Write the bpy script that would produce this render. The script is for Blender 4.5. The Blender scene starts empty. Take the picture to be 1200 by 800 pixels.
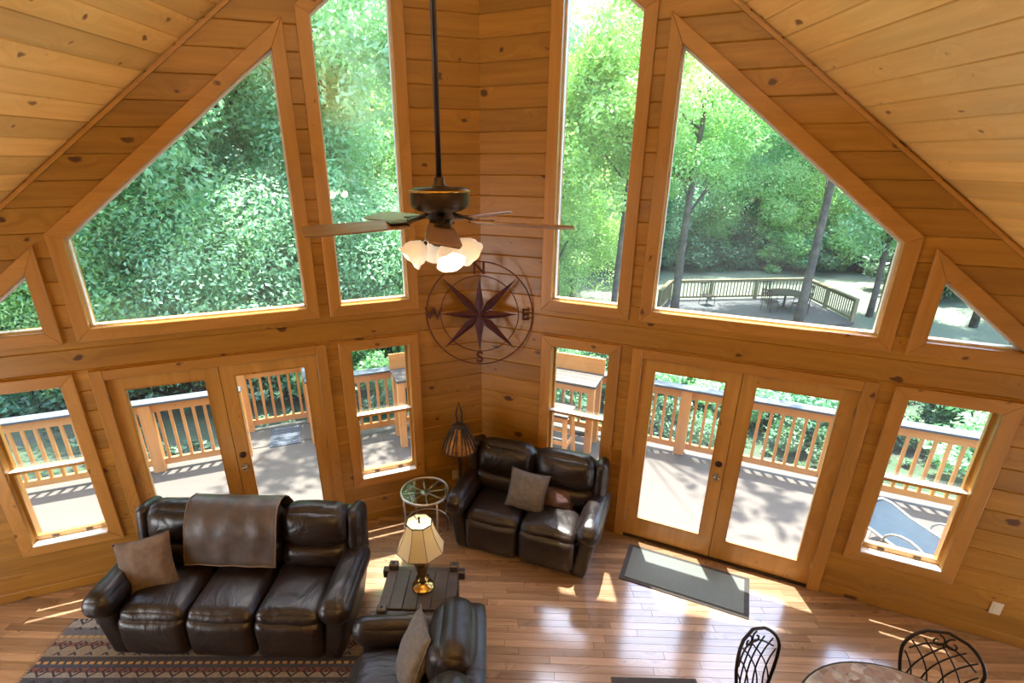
import bpy, bmesh, math, random
from mathutils import Vector, Matrix, noise
import numpy as np

random.seed(7)
SC = bpy.context.scene
COL = SC.collection
R = math.radians
PI = math.pi

# ------------------------------------------------------------------ camera
FPX, PITCH, ROLL, CX, CY, CAMZ = 609.64, R(21.621), R(-0.138), 572.482, 427.374, 3.8
cam = bpy.data.cameras.new('camera')
cam_o = bpy.data.objects.new('camera', cam)
COL.objects.link(cam_o)
cam.sensor_width = 36.0
cam.lens = 36.0 * FPX / 1200
cam.shift_x = (600 - CX) / 1200
cam.shift_y = (CY - 400) / 1200
cam.clip_end = 300
cam_o.matrix_world = Matrix.Translation((0, 0, CAMZ)) @ Matrix.Rotation(PI / 2 - PITCH, 4, 'X') @ Matrix.Rotation(ROLL, 4, 'Z')
SC.camera = cam_o

# ------------------------------------------------------------------ light
SUN_DIR = Vector((-0.006, -0.27, -1.0)).normalized()
w = bpy.data.worlds.new('sky')
SC.world = w
w.use_nodes = True
nt = w.node_tree
bg = nt.nodes['Background']
sky = nt.nodes.new('ShaderNodeTexSky')
sky.sky_type = 'NISHITA'
sky.sun_disc = False
sky.sun_elevation = R(75)
sky.sun_rotation = R(0)
sky.air_density = 1.0
sky.dust_density = 2.0
sky.ozone_density = 1.0
nt.links.new(sky.outputs[0], bg.inputs[0])
bg.inputs[1].default_value = 1.6

sun = bpy.data.lights.new('sun', 'SUN')
sun.energy = 30.0
sun.angle = R(0.6)
sun.color = (1.0, 0.96, 0.88)
sun_o = bpy.data.objects.new('sun', sun)
sun_o.rotation_euler = SUN_DIR.to_track_quat('-Z', 'Y').to_euler()
COL.objects.link(sun_o)

# added fill lamp behind the camera, no fixture there; bounces off the ceiling
def area(name, loc, target, sx, sy, e, col):
    l = bpy.data.lights.new(name, 'AREA')
    l.shape = 'RECTANGLE'
    l.size, l.size_y = sx, sy
    l.energy = e
    l.color = col
    o = bpy.data.objects.new(name, l)
    o.location = loc
    o.rotation_euler = (Vector(target) - Vector(loc)).to_track_quat('-Z', 'Y').to_euler()
    COL.objects.link(o)
    return o
area('ceiling_fill', (0, -0.8, 4.05), (0, -0.8, 9), 2.6, 1.0, 230, (1.0, 0.97, 0.90))
# added fill lamps before the windowless side walls, brightening ceiling and planks
area('side_fill', (-5.1, 1.5, 1.05), (0, 2.2, 2.9), 2.2, 1.3, 105, (0.94, 0.97, 1.0))
area('side_fill', (5.1, 1.5, 1.05), (0, 2.2, 2.9), 2.2, 1.3, 105, (0.94, 0.97, 1.0))

SC.view_settings.view_transform = 'Standard'
SC.view_settings.look = 'None'
SC.view_settings.exposure = 0.0
SC.view_settings.gamma = 1.0
SC.view_settings.use_curve_mapping = False
SC.cycles.max_bounces = 10
SC.cycles.diffuse_bounces = 4
SC.cycles.glossy_bounces = 4
SC.cycles.transmission_bounces = 6
SC.cycles.transparent_max_bounces = 24
SC.cycles.caustics_reflective = False
SC.cycles.caustics_refractive = False
SC.cycles.sample_clamp_indirect = 6.0

# ------------------------------------------------------------------ materials
def new_mat(name):
    m = bpy.data.materials.new(name)
    m.use_nodes = True
    t = m.node_tree
    return m, t, t.nodes['Principled BSDF']
def N(t, typ, **kw):
    n = t.nodes.new(typ)
    for k, v in kw.items():
        if k.startswith('i_'):
            n.inputs[k[2:].replace('_', ' ')].default_value = v
        else:
            setattr(n, k, v)
    return n
def L(t, a, b):
    t.links.new(a, b)
def ramp(t, fac, stops):
    r = t.nodes.new('ShaderNodeValToRGB')
    e = r.color_ramp.elements
    while len(e) < len(stops):
        e.new(0.5)
    for k, (p, c) in enumerate(stops):
        e[k].position = p
        e[k].color = (*c, 1)
    L(t, fac, r.inputs[0])
    return r
def mixc(t, fac, a, b, mode='MIX'):
    n = t.nodes.new('ShaderNodeMix')
    n.data_type = 'RGBA'
    n.blend_type = mode
    for s, v in ((n.inputs[0], fac), (n.inputs[6], a), (n.inputs[7], b)):
        if isinstance(v, (float, int)):
            s.default_value = v
        elif isinstance(v, tuple):
            s.default_value = (*v, 1)
        else:
            L(t, v, s)
    return n.outputs[2]
def mth(t, op, a, b=None, c=None):
    n = t.nodes.new('ShaderNodeMath')
    n.operation = op
    for s, v in zip(n.inputs, (a, b, c)):
        if v is None:
            continue
        if isinstance(v, (float, int)):
            s.default_value = v
        else:
            L(t, v, s)
    return n.outputs[0]

def wood(name, light, dark, knot=(0.09, 0.03, 0.01), axis=0, cross=2, knots=1.0, rough=0.38, coat=0.25, tonevar=0.18, knotscale=1.7, bump=0.08):
    """pine or oak boards: grain along one local axis, knots in the board's face, tone by object"""
    m, t, p = new_mat(name)
    tc = N(t, 'ShaderNodeTexCoord')
    oi = N(t, 'ShaderNodeObjectInfo')
    sep = N(t, 'ShaderNodeSeparateXYZ')
    L(t, tc.outputs['Object'], sep.inputs[0])
    rnd = mth(t, 'MULTIPLY', oi.outputs['Random'], 37.0)
    la = mth(t, 'ADD', sep.outputs[axis], rnd)
    cr = mth(t, 'ADD', sep.outputs[cross], mth(t, 'MULTIPLY', rnd, 0.37))
    other = sep.outputs[3 - axis - cross]
    cmb = N(t, 'ShaderNodeCombineXYZ')
    L(t, mth(t, 'MULTIPLY', la, 0.9), cmb.inputs[0]); L(t, mth(t, 'MULTIPLY', cr, 14.0), cmb.inputs[1]); L(t, mth(t, 'MULTIPLY', other, 14.0), cmb.inputs[2])
    # knots
    kc = N(t, 'ShaderNodeCombineXYZ')
    L(t, la, kc.inputs[0]); L(t, mth(t, 'MULTIPLY', cr, 1.6), kc.inputs[1])
    vo = N(t, 'ShaderNodeTexVoronoi', voronoi_dimensions='2D', feature='F1')
    vo.inputs['Scale'].default_value = knotscale
    kn = N(t, 'ShaderNodeTexNoise', noise_dimensions='2D'); kn.inputs['Scale'].default_value = 9
    L(t, kc.outputs[0], kn.inputs['Vector'])
    kv = N(t, 'ShaderNodeVectorMath', operation='MULTIPLY_ADD')
    L(t, kn.outputs['Color'], kv.inputs[0]); kv.inputs[1].default_value = (0.09, 0.05, 0); L(t, kc.outputs[0], kv.inputs[2])
    L(t, kv.outputs[0], vo.inputs['Vector'])
    d = vo.outputs['Distance']
    size = N(t, 'ShaderNodeSeparateColor'); L(t, vo.outputs['Color'], size.inputs[0])
    rad = mth(t, 'MULTIPLY', mth(t, 'POWER', size.outputs[0], 1.6), 0.075 * knots)
    km = N(t, 'ShaderNodeMapRange'); km.clamp = True
    L(t, mth(t, 'SUBTRACT', d, rad), km.inputs[0]); km.inputs[1].default_value = -0.012; km.inputs[2].default_value = 0.02
    km.inputs[3].default_value = 1.0; km.inputs[4].default_value = 0.0
    # grain warped round knots
    g = N(t, 'ShaderNodeTexNoise'); g.inputs['Scale'].default_value = 1.3; g.inputs['Detail'].default_value = 6; g.inputs['Roughness'].default_value = 0.65
    gw = N(t, 'ShaderNodeVectorMath', operation='ADD'); L(t, cmb.outputs[0], gw.inputs[0])
    halo = mth(t, 'MULTIPLY', mth(t, 'SUBTRACT', 0.3, mth(t, 'MINIMUM', d, 0.3)), 6.0)
    hc = N(t, 'ShaderNodeCombineXYZ'); L(t, halo, hc.inputs[1]); L(t, hc.outputs[0], gw.inputs[1])
    L(t, gw.outputs[0], g.inputs['Vector'])
    base = ramp(t, g.outputs['Fac'], [(0.30, dark), (0.52, tuple((a + b) / 2 for a, b in zip(light, dark))), (0.72, light)])
    big = N(t, 'ShaderNodeTexNoise'); big.inputs['Scale'].default_value = 0.5
    L(t, cmb.outputs[0], big.inputs['Vector'])
    at = N(t, 'ShaderNodeAttribute', attribute_name='tone')
    tone = mth(t, 'ADD', mth(t, 'MULTIPLY', mth(t, 'SUBTRACT', mth(t, 'FRACT', mth(t, 'ADD', mth(t, 'MULTIPLY', oi.outputs['Random'], 7.13), at.outputs['Fac'])), 0.5), tonevar * 2), mth(t, 'ADD', 0.78, mth(t, 'MULTIPLY', big.outputs['Fac'], 0.44)))
    tc3 = N(t, 'ShaderNodeCombineColor')
    for k in range(3):
        L(t, tone, tc3.inputs[k])
    c = mixc(t, 1.0, base.outputs[0], tc3.outputs[0], 'MULTIPLY')
    c = mixc(t, mth(t, 'MULTIPLY', km.outputs[0], 0.88), c, knot)
    L(t, c, p.inputs['Base Color'])
    p.inputs['Roughness'].default_value = rough
    p.inputs['Coat Weight'].default_value = coat
    p.inputs['Coat Roughness'].default_value = 0.25
    b = N(t, 'ShaderNodeBump'); b.inputs['Strength'].default_value = bump; b.inputs['Distance'].default_value = 0.01
    L(t, g.outputs['Fac'], b.inputs['Height']); L(t, b.outputs[0], p.inputs['Normal'])
    return m

def plain(name, col, rough=0.5, metal=0.0, spec=0.5, coat=0.0, var=0.12, scale=6.0, bump=0.0, bscale=60):
    m, t, p = new_mat(name)
    tc = N(t, 'ShaderNodeTexCoord')
    n = N(t, 'ShaderNodeTexNoise'); n.inputs['Scale'].default_value = scale; n.inputs['Detail'].default_value = 4
    L(t, tc.outputs['Object'], n.inputs['Vector'])
    lo = tuple(c * (1 - var) for c in col); hi = tuple(min(1, c * (1 + var)) for c in col)
    r = ramp(t, n.outputs['Fac'], [(0.3, lo), (0.7, hi)])
    L(t, r.outputs[0], p.inputs['Base Color'])
    p.inputs['Roughness'].default_value = rough
    p.inputs['Metallic'].default_value = metal
    p.inputs['Specular IOR Level'].default_value = spec
    p.inputs['Coat Weight'].default_value = coat
    if bump:
        bn = N(t, 'ShaderNodeTexNoise'); bn.inputs['Scale'].default_value = bscale; bn.inputs['Detail'].default_value = 3
        L(t, tc.outputs['Object'], bn.inputs['Vector'])
        b = N(t, 'ShaderNodeBump'); b.inputs['Strength'].default_value = bump; b.inputs['Distance'].default_value = 0.01
        L(t, bn.outputs['Fac'], b.inputs['Height']); L(t, b.outputs[0], p.inputs['Normal'])
    return m

def leather_mat(name, col, rough=0.34):
    m, t, p = new_mat(name)
    tc = N(t, 'ShaderNodeTexCoord')
    n = N(t, 'ShaderNodeTexNoise'); n.inputs['Scale'].default_value = 3.5; n.inputs['Detail'].default_value = 5
    L(t, tc.outputs['Object'], n.inputs['Vector'])
    r = ramp(t, n.outputs['Fac'], [(0.3, tuple(c * 0.75 for c in col)), (0.75, tuple(c * 1.5 for c in col))])
    L(t, r.outputs[0], p.inputs['Base Color'])
    rr = ramp(t, n.outputs['Fac'], [(0.3, (rough - .06,) * 3), (0.7, (rough + .1,) * 3)])
    L(t, rr.outputs[0], p.inputs['Roughness'])
    p.inputs['Specular IOR Level'].default_value = 0.6
    # soft creases and a fine hide grain
    mp = N(t, 'ShaderNodeMapping'); mp.inputs['Scale'].default_value = (5, 2.6, 4)
    L(t, tc.outputs['Object'], mp.inputs[0])
    cr = N(t, 'ShaderNodeTexNoise'); cr.inputs['Scale'].default_value = 1.0; cr.inputs['Detail'].default_value = 3; cr.inputs['Distortion'].default_value = 1.6
    L(t, mp.outputs[0], cr.inputs['Vector'])
    b = N(t, 'ShaderNodeBump'); b.inputs['Strength'].default_value = 0.35; b.inputs['Distance'].default_value = 0.04
    L(t, cr.outputs['Fac'], b.inputs['Height'])
    v = N(t, 'ShaderNodeTexVoronoi'); v.inputs['Scale'].default_value = 140
    L(t, tc.outputs['Object'], v.inputs['Vector'])
    b2 = N(t, 'ShaderNodeBump'); b2.inputs['Strength'].default_value = 0.12; b2.inputs['Distance'].default_value = 0.004
    L(t, v.outputs['Distance'], b2.inputs['Height']); L(t, b.outputs[0], b2.inputs['Normal'])
    L(t, b2.outputs[0], p.inputs['Normal'])
    return m

def glass_mat(name, tint=(1, 1, 1), ior=1.45, veil=0.0):
    m, t, p = new_mat(name)
    t.nodes.remove(p)
    out = t.nodes['Material Output']
    tr = N(t, 'ShaderNodeBsdfTransparent'); tr.inputs[0].default_value = (*tint, 1)
    gl = N(t, 'ShaderNodeBsdfGlossy'); gl.inputs['Roughness'].default_value = 0.0; gl.inputs[0].default_value = (1, 1, 1, 1)
    geo = N(t, 'ShaderNodeNewGeometry')
    dt = N(t, 'ShaderNodeVectorMath', operation='DOT_PRODUCT'); L(t, geo.outputs['Incoming'], dt.inputs[0]); L(t, geo.outputs['Normal'], dt.inputs[1])
    f0 = ((ior - 1) / (ior + 1)) ** 2
    c = mth(t, 'SUBTRACT', 1.0, mth(t, 'MINIMUM', mth(t, 'ABSOLUTE', dt.outputs['Value']), 1.0))
    fr = mth(t, 'ADD', f0, mth(t, 'MULTIPLY', 1 - f0, mth(t, 'POWER', c, 5.0)))   # same on both faces of a thin pane
    mx = N(t, 'ShaderNodeMixShader')
    L(t, fr, mx.inputs[0]); L(t, tr.outputs[0], mx.inputs[1]); L(t, gl.outputs[0], mx.inputs[2])
    if veil:  # pale veil mixed into the panes, standing in for reflected haze
        tl = N(t, 'ShaderNodeBsdfTranslucent'); tl.inputs[0].default_value = (0.86, 0.95, 0.95, 1)
        m2 = N(t, 'ShaderNodeMixShader'); m2.inputs[0].default_value = veil
        L(t, mx.outputs[0], m2.inputs[1]); L(t, tl.outputs[0], m2.inputs[2]); mx = m2
    L(t, mx.outputs[0], out.inputs[0])
    return m

def leaf_mat(name, dark, light, trans=0.5):
    m, t, p = new_mat(name)
    out = t.nodes['Material Output']
    t.nodes.remove(p)
    oi = N(t, 'ShaderNodeObjectInfo')
    geo = N(t, 'ShaderNodeNewGeometry')
    n = N(t, 'ShaderNodeTexNoise'); n.inputs['Scale'].default_value = 0.9; n.inputs['Detail'].default_value = 3
    L(t, geo.outputs['Position'], n.inputs['Vector'])
    f = mth(t, 'ADD', n.outputs['Fac'], mth(t, 'MULTIPLY', mth(t, 'SUBTRACT', oi.outputs['Random'], 0.5), 0.45))
    f = mth(t, 'ADD', f, mth(t, 'MULTIPLY', mth(t, 'SUBTRACT', geo.outputs['Random Per Island'], 0.5), 0.35))
    r = ramp(t, f, [(0.15, dark), (0.66, light)])
    pb = N(t, 'ShaderNodeBsdfPrincipled')
    L(t, r.outputs[0], pb.inputs['Base Color']); pb.inputs['Roughness'].default_value = 0.42; pb.inputs['Specular IOR Level'].default_value = 0.65
    tl = N(t, 'ShaderNodeBsdfTranslucent')
    tc = mixc(t, 1.0, r.outputs[0], (1.05, 1.2, 0.85), 'MULTIPLY')
    L(t, tc, tl.inputs[0])
    mx = N(t, 'ShaderNodeMixShader'); mx.inputs[0].default_value = trans
    L(t, pb.outputs[0], mx.inputs[1]); L(t, tl.outputs[0], mx.inputs[2]); L(t, mx.outputs[0], out.inputs[0])
    return m

PINE_L, PINE_D = (0.40, 0.205, 0.032), (0.28, 0.127, 0.014)
M = {}
M['wall'] = wood('wall_pine', PINE_L, PINE_D, knots=1.25, knotscale=1.9, knot=(0.055, 0.016, 0.006), bump=0.12)
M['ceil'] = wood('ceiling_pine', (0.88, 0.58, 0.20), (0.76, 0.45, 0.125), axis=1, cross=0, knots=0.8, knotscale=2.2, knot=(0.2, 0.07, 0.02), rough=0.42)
M['trim_v'] = wood('casing_pine_upright', (0.47, 0.24, 0.055), (0.37, 0.17, 0.03), axis=2, cross=0, knots=0.6, tonevar=0.08)
M['trim_h'] = wood('casing_pine_level', (0.47, 0.24, 0.055), (0.37, 0.17, 0.03), axis=0, cross=2, knots=0.6, tonevar=0.08)
M['door'] = wood('door_pine', (0.52, 0.29, 0.08), (0.42, 0.21, 0.045), axis=2, cross=0, knots=0.2, tonevar=0.06, rough=0.3, coat=0.4)
M['core'] = plain('wall_core_wood', (0.20, 0.09, 0.025), 0.8)
M['floor'] = wood('floor_hardwood', (0.43, 0.275, 0.165), (0.25, 0.145, 0.08), axis=0, cross=1, knots=0.35, knot=(0.10, 0.04, 0.02), knotscale=2.4, rough=0.2, coat=1.0, tonevar=0.30, bump=0.03)
_fp = M['floor'].node_tree.nodes['Principled BSDF']; _fp.inputs['Coat IOR'].default_value = 1.75; _fp.inputs['Coat Roughness'].default_value = 0.14
M['white'] = plain('vinyl_and_sunlit_white', (0.80, 0.79, 0.76), 0.35, var=0.03)  # vinyl frames; also painted sunlight on sash sills and meeting rails
M['glass'] = glass_mat('window_glass', (0.98, 0.995, 0.99), veil=0.009)
M['glass_top'] = glass_mat('tabletop_glass', (0.86, 0.93, 0.92), 1.5)
M['leather'] = leather_mat('dark_brown_leather', (0.013, 0.008, 0.007), 0.36)
M['throw'] = plain('throw_suede', (0.085, 0.070, 0.066), 0.40, var=0.3, scale=9, bump=0.25, bscale=25)
M['throw_edge'] = plain('throw_piping', (0.16, 0.115, 0.09), 0.5)
M['pil_tan'] = plain('taupe_chenille', (0.175, 0.125, 0.095), 0.9, var=0.18, scale=20, bump=0.5, bscale=180)
M['pil_grey'] = plain('grey_chenille', (0.165, 0.155, 0.15), 0.9, var=0.2, scale=25, bump=0.5, bscale=180)
M['pil_mauve'] = plain('mauve_leather', (0.10, 0.055, 0.058), 0.55, var=0.15)
M['bronze'] = plain('aged_bronze', (0.055, 0.038, 0.028), 0.4, metal=0.7, var=0.3)
M['blade'] = wood('fan_blade_walnut', (0.25, 0.145, 0.10), (0.15, 0.085, 0.058), axis=0, cross=1, knots=0.0, rough=0.35)
M['iron'] = plain('wrought_iron', (0.022, 0.017, 0.015), 0.45, metal=0.5, var=0.3, scale=30)
M['brass'] = plain('antique_brass', (0.50, 0.33, 0.10), 0.22, metal=1.0, var=0.25)
M['steel'] = plain('brushed_steel', (0.50, 0.46, 0.40), 0.3, metal=1.0, var=0.15)
M['knob'] = plain('satin_nickel', (0.32, 0.27, 0.2), 0.3, metal=1.0)
M['dark_wood'] = wood('rustic_dark_wood', (0.055, 0.036, 0.028), (0.022, 0.014, 0.011), axis=0, cross=1, knots=0.6, knot=(0.012, 0.008, 0.006), rough=0.4, coat=0.2, bump=0.3)
M['twig'] = plain('twig_brown', (0.035, 0.02, 0.012), 0.6, var=0.4, scale=20)
M['outlet'] = plain('outlet_plastic', (0.62, 0.57, 0.46), 0.4, var=0.03)
M['compass'] = plain('oxblood_metal', (0.075, 0.020, 0.028), 0.42, metal=0.35, var=0.35, scale=8)
M['compass_ring'] = plain('rust_iron', (0.09, 0.028, 0.018), 0.5, metal=0.3, var=0.3)
M['mat_grey'] = plain('doormat_grey', (0.165, 0.19, 0.175), 0.9, var=0.15, scale=80, bump=0.6, bscale=260)
M['mat_edge'] = plain('doormat_border', (0.055, 0.05, 0.045), 0.9, var=0.2, scale=60)
M['mat_blue'] = plain('rubber_mat_blue', (0.03, 0.042, 0.06), 0.7, var=0.2, scale=30)
M['mat_blue2'] = plain('rubber_mat_pattern', (0.045, 0.062, 0.085), 0.7, var=0.2, scale=30)
M['deck'] = wood('deck_tan', (0.066, 0.055, 0.045), (0.057, 0.047, 0.038), axis=0, cross=1, knots=0.0, rough=0.7, coat=0.0, tonevar=0.05, bump=0.03)
M['rail'] = wood('cedar_stain', (0.72, 0.345, 0.10), (0.61, 0.27, 0.065), axis=2, cross=0, knots=0.2, rough=0.6, coat=0.0, tonevar=0.08)
M['rail_h'] = wood('cedar_stain_level', (0.72, 0.345, 0.10), (0.61, 0.27, 0.065), axis=0, cross=2, knots=0.2, rough=0.6, coat=0.0, tonevar=0.06)
M['cap'] = plain('weathered_cap', (0.075, 0.095, 0.107), 0.5, var=0.1, scale=8)
M['fardeck'] = wood('grey_deck', (0.038, 0.045, 0.050), (0.028, 0.034, 0.038), axis=0, cross=1, knots=0.0, rough=0.7, coat=0.0)
M['farrail'] = wood('treated_pine', (0.20, 0.17, 0.08), (0.15, 0.12, 0.05), axis=2, cross=0, knots=0.0, rough=0.7, coat=0.0)
M['bark'] = plain('bark', (0.085, 0.07, 0.055), 0.9, var=0.5, scale=4, bump=0.8, bscale=14)
M['sling'] = plain('blue_grey_sling', (0.014, 0.028, 0.044), 0.7, spec=0.2, var=0.1, scale=12)
M['alu'] = plain('grey_aluminium', (0.36, 0.36, 0.35), 0.4, metal=0.5)
M['leafA'] = leaf_mat('leaf_green', (0.10, 0.27, 0.12), (0.38, 0.60, 0.25))
M['leafB'] = leaf_mat('leaf_cool_green', (0.10, 0.28, 0.17), (0.36, 0.58, 0.36))
M['leafC'] = leaf_mat('leaf_yellow_green', (0.16, 0.33, 0.11), (0.48, 0.66, 0.25))
M['leafD'] = leaf_mat('undergrowth_green', (0.025, 0.075, 0.04), (0.11, 0.21, 0.11), 0.35)
M['roof'] = plain('roof_deck', (0.10, 0.08, 0.06), 0.9)
M['rearwall'] = wood('rear_pine', PINE_L, PINE_D)

def bulb_glass(name, col, e, ecol):
    m, t, p = new_mat(name)
    p.inputs['Base Color'].default_value = (*col, 1)
    p.inputs['Roughness'].default_value = 0.35
    p.inputs['Emission Color'].default_value = (*ecol, 1)
    p.inputs['Emission Strength'].default_value = e
    p.inputs['Subsurface Weight'].default_value = 0.0
    return m
M['shade_glow'] = bulb_glass('frosted_lit_glass', (0.80, 0.70, 0.55), 0.38, (1.0, 0.84, 0.64))
M['bulb'] = bulb_glass('lit_bulb', (0.9, 0.9, 0.85), 0.9, (1.0, 0.93, 0.82))

def shade_fabric():
    m, t, p = new_mat('cream_shade_fabric')
    out = t.nodes['Material Output']
    p.inputs['Base Color'].default_value = (0.74, 0.66, 0.46, 1); p.inputs['Roughness'].default_value = 0.8
    tl = N(t, 'ShaderNodeBsdfTranslucent'); tl.inputs[0].default_value = (0.80, 0.69, 0.44, 1)
    mx = N(t, 'ShaderNodeMixShader'); mx.inputs[0].default_value = 0.5
    L(t, p.outputs[0], mx.inputs[1]); L(t, tl.outputs[0], mx.inputs[2]); L(t, mx.outputs[0], out.inputs[0])
    return m
M['shade'] = shade_fabric()

def mica():
    m, t, p = new_mat('amber_mica')
    tc = N(t, 'ShaderNodeTexCoord')
    n = N(t, 'ShaderNodeTexNoise'); n.inputs['Scale'].default_value = 9; n.inputs['Detail'].default_value = 5
    L(t, tc.outputs['Object'], n.inputs['Vector'])
    r = ramp(t, n.outputs['Fac'], [(0.35, (0.16, 0.07, 0.02)), (0.6, (0.50, 0.26, 0.06)), (0.75, (0.7, 0.45, 0.16))])
    L(t, r.outputs[0], p.inputs['Base Color']); p.inputs['Roughness'].default_value = 0.35
    return m
M['mica'] = mica()

def stone_top():
    m, t, p = new_mat('mottled_stone')
    tc = N(t, 'ShaderNodeTexCoord')
    v = N(t, 'ShaderNodeTexVoronoi'); v.inputs['Scale'].default_value = 21
    n = N(t, 'ShaderNodeTexNoise'); n.inputs['Scale'].default_value = 16; n.inputs['Detail'].default_value = 9
    L(t, tc.outputs['Object'], v.inputs['Vector']); L(t, tc.outputs['Object'], n.inputs['Vector'])
    sc = N(t, 'ShaderNodeSeparateColor'); L(t, v.outputs['Color'], sc.inputs[0])
    f = mth(t, 'ADD', mth(t, 'MULTIPLY', sc.outputs[0], 0.5), mth(t, 'MULTIPLY', n.outputs['Fac'], 0.6))
    r = ramp(t, f, [(0.25, (0.20, 0.13, 0.095)), (0.5, (0.36, 0.26, 0.19)), (0.62, (0.30, 0.27, 0.25)), (0.85, (0.58, 0.53, 0.48))])
    L(t, r.outputs[0], p.inputs['Base Color']); p.inputs['Roughness'].default_value = 0.3
    return m
M['stone'] = stone_top()

def rug_mat():
    """southwestern rug: rows across its length, ogee row, dotted row, striped bands"""
    m, t, p = new_mat('woven_rug')
    tc = N(t, 'ShaderNodeTexCoord')
    s = N(t, 'ShaderNodeSeparateXYZ'); L(t, tc.outputs['Object'], s.inputs[0])
    x, y = s.outputs[0], s.outputs[1]
    n = N(t, 'ShaderNodeTexNoise'); n.inputs['Scale'].default_value = 60; n.inputs['Detail'].default_value = 3
    L(t, tc.outputs['Object'], n.inputs['Vector'])
    bands = N(t, 'ShaderNodeValToRGB'); bands.color_ramp.interpolation = 'CONSTANT'
    stops = [(0.0, (0.045, 0.04, 0.045)), (0.09, (0.20, 0.16, 0.12)), (0.22, (0.17, 0.065, 0.04)), (0.27, (0.20, 0.15, 0.11)), (0.36, (0.10, 0.10, 0.11)),
             (0.47, (0.24, 0.22, 0.20)), (0.60, (0.13, 0.13, 0.14)), (0.68, (0.28, 0.26, 0.23)), (0.78, (0.055, 0.055, 0.075)), (0.84, (0.23, 0.21, 0.19)), (0.90, (0.16, 0.06, 0.05)), (0.955, (0.045, 0.05, 0.08))]
    e = bands.color_ramp.elements
    while len(e) < len(stops): e.new(0.5)
    for k, (q, c) in enumerate(stops):
        e[k].position = q; e[k].color = (*c, 1)
    L(t, mth(t, 'FRACT', mth(t, 'MULTIPLY', mth(t, 'ADD', y, 10.0), 1 / 0.75)), bands.inputs[0])
    fx = mth(t, 'ABSOLUTE', mth(t, 'SUBTRACT', mth(t, 'FRACT', mth(t, 'MULTIPLY', x, 7.5)), 0.5))
    fy = mth(t, 'ABSOLUTE', mth(t, 'SUBTRACT', mth(t, 'FRACT', mth(t, 'MULTIPLY', y, 8.0)), 0.5))
    dd = mth(t, 'ADD', fx, fy)
    ring = mth(t, 'LESS_THAN', mth(t, 'ABSOLUTE', mth(t, 'SUBTRACT', dd, 0.36)), 0.085)
    core = mth(t, 'LESS_THAN', dd, 0.12)
    row = mth(t, 'GREATER_THAN', mth(t, 'FRACT', mth(t, 'MULTIPLY', mth(t, 'ADD', y, 10.03), 1 / 0.25)), 0.45)
    c = mixc(t, mth(t, 'MULTIPLY', mth(t, 'MAXIMUM', ring, core), row), bands.outputs[0], (0.03, 0.03, 0.045))
    fx2 = mth(t, 'LESS_THAN', mth(t, 'FRACT', mth(t, 'MULTIPLY', x, 16)), 0.6)
    row2 = mth(t, 'LESS_THAN', mth(t, 'FRACT', mth(t, 'MULTIPLY', mth(t, 'ADD', y, 10.0), 1 / 0.25)), 0.10)
    c = mixc(t, mth(t, 'MULTIPLY', fx2, row2), c, (0.36, 0.22, 0.09))
    nn = N(t, 'ShaderNodeCombineColor')
    tn = mth(t, 'ADD', 0.55, mth(t, 'MULTIPLY', n.outputs['Fac'], 0.9))
    for k in range(3): L(t, tn, nn.inputs[k])
    c = mixc(t, 1.0, c, nn.outputs[0], 'MULTIPLY')
    L(t, c, p.inputs['Base Color']); p.inputs['Roughness'].default_value = 0.95
    b = N(t, 'ShaderNodeBump'); b.inputs['Strength'].default_value = 0.4; b.inputs['Distance'].default_value = 0.01
    L(t, n.outputs['Fac'], b.inputs['Height']); L(t, b.outputs[0], p.inputs['Normal'])
    return m
M['rug'] = rug_mat()

def ground_mat():
    m, t, p = new_mat('woodland_ground')
    g = N(t, 'ShaderNodeNewGeometry')
    s = N(t, 'ShaderNodeSeparateXYZ'); L(t, g.outputs['Position'], s.inputs[0])
    n = N(t, 'ShaderNodeTexNoise'); n.inputs['Scale'].default_value = 1.1; n.inputs['Detail'].default_value = 8
    n2 = N(t, 'ShaderNodeTexNoise'); n2.inputs['Scale'].default_value = 12; n2.inputs['Detail'].default_value = 4
    L(t, g.outputs['Position'], n.inputs['Vector']); L(t, g.outputs['Position'], n2.inputs['Vector'])
    litter = ramp(t, n.outputs['Fac'], [(0.35, (0.015, 0.035, 0.015)), (0.5, (0.03, 0.06, 0.025)), (0.62, (0.04, 0.042, 0.035)), (0.75, (0.028, 0.06, 0.025))])
    lawn = ramp(t, n2.outputs['Fac'], [(0.3, (0.085, 0.115, 0.08)), (0.7, (0.115, 0.145, 0.10))])
    yy = N(t, 'ShaderNodeMapRange'); L(t, mth(t, 'ADD', s.outputs[1], mth(t, 'MULTIPLY', n.outputs['Fac'], 3.0)), yy.inputs[0])
    yy.inputs[1].default_value = 18.5; yy.inputs[2].default_value = 20.0
    c = mixc(t, yy.outputs[0], litter.outputs[0], lawn.outputs[0])
    yz = N(t, 'ShaderNodeMapRange'); L(t, mth(t, 'ADD', s.outputs[1], mth(t, 'MULTIPLY', n.outputs['Fac'], 3.0)), yz.inputs[0])
    yz.inputs[1].default_value = 32.5; yz.inputs[2].default_value = 33.5
    c = mixc(t, yz.outputs[0], c, litter.outputs[0])
    xx = N(t, 'ShaderNodeMapRange'); L(t, s.outputs[0], xx.inputs[0]); xx.inputs[1].default_value = -1.0; xx.inputs[2].default_value = 2.0
    c = mixc(t, xx.outputs[0], litter.outputs[0], c)
    L(t, c, p.inputs['Base Color']); p.inputs['Roughness'].default_value = 0.9
    b = N(t, 'ShaderNodeBump'); b.inputs['Strength'].default_value = 0.6; b.inputs['Distance'].default_value = 0.08
    L(t, n2.outputs['Fac'], b.inputs['Height']); L(t, b.outputs[0], p.inputs['Normal'])
    return m
M['ground'] = ground_mat()

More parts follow.
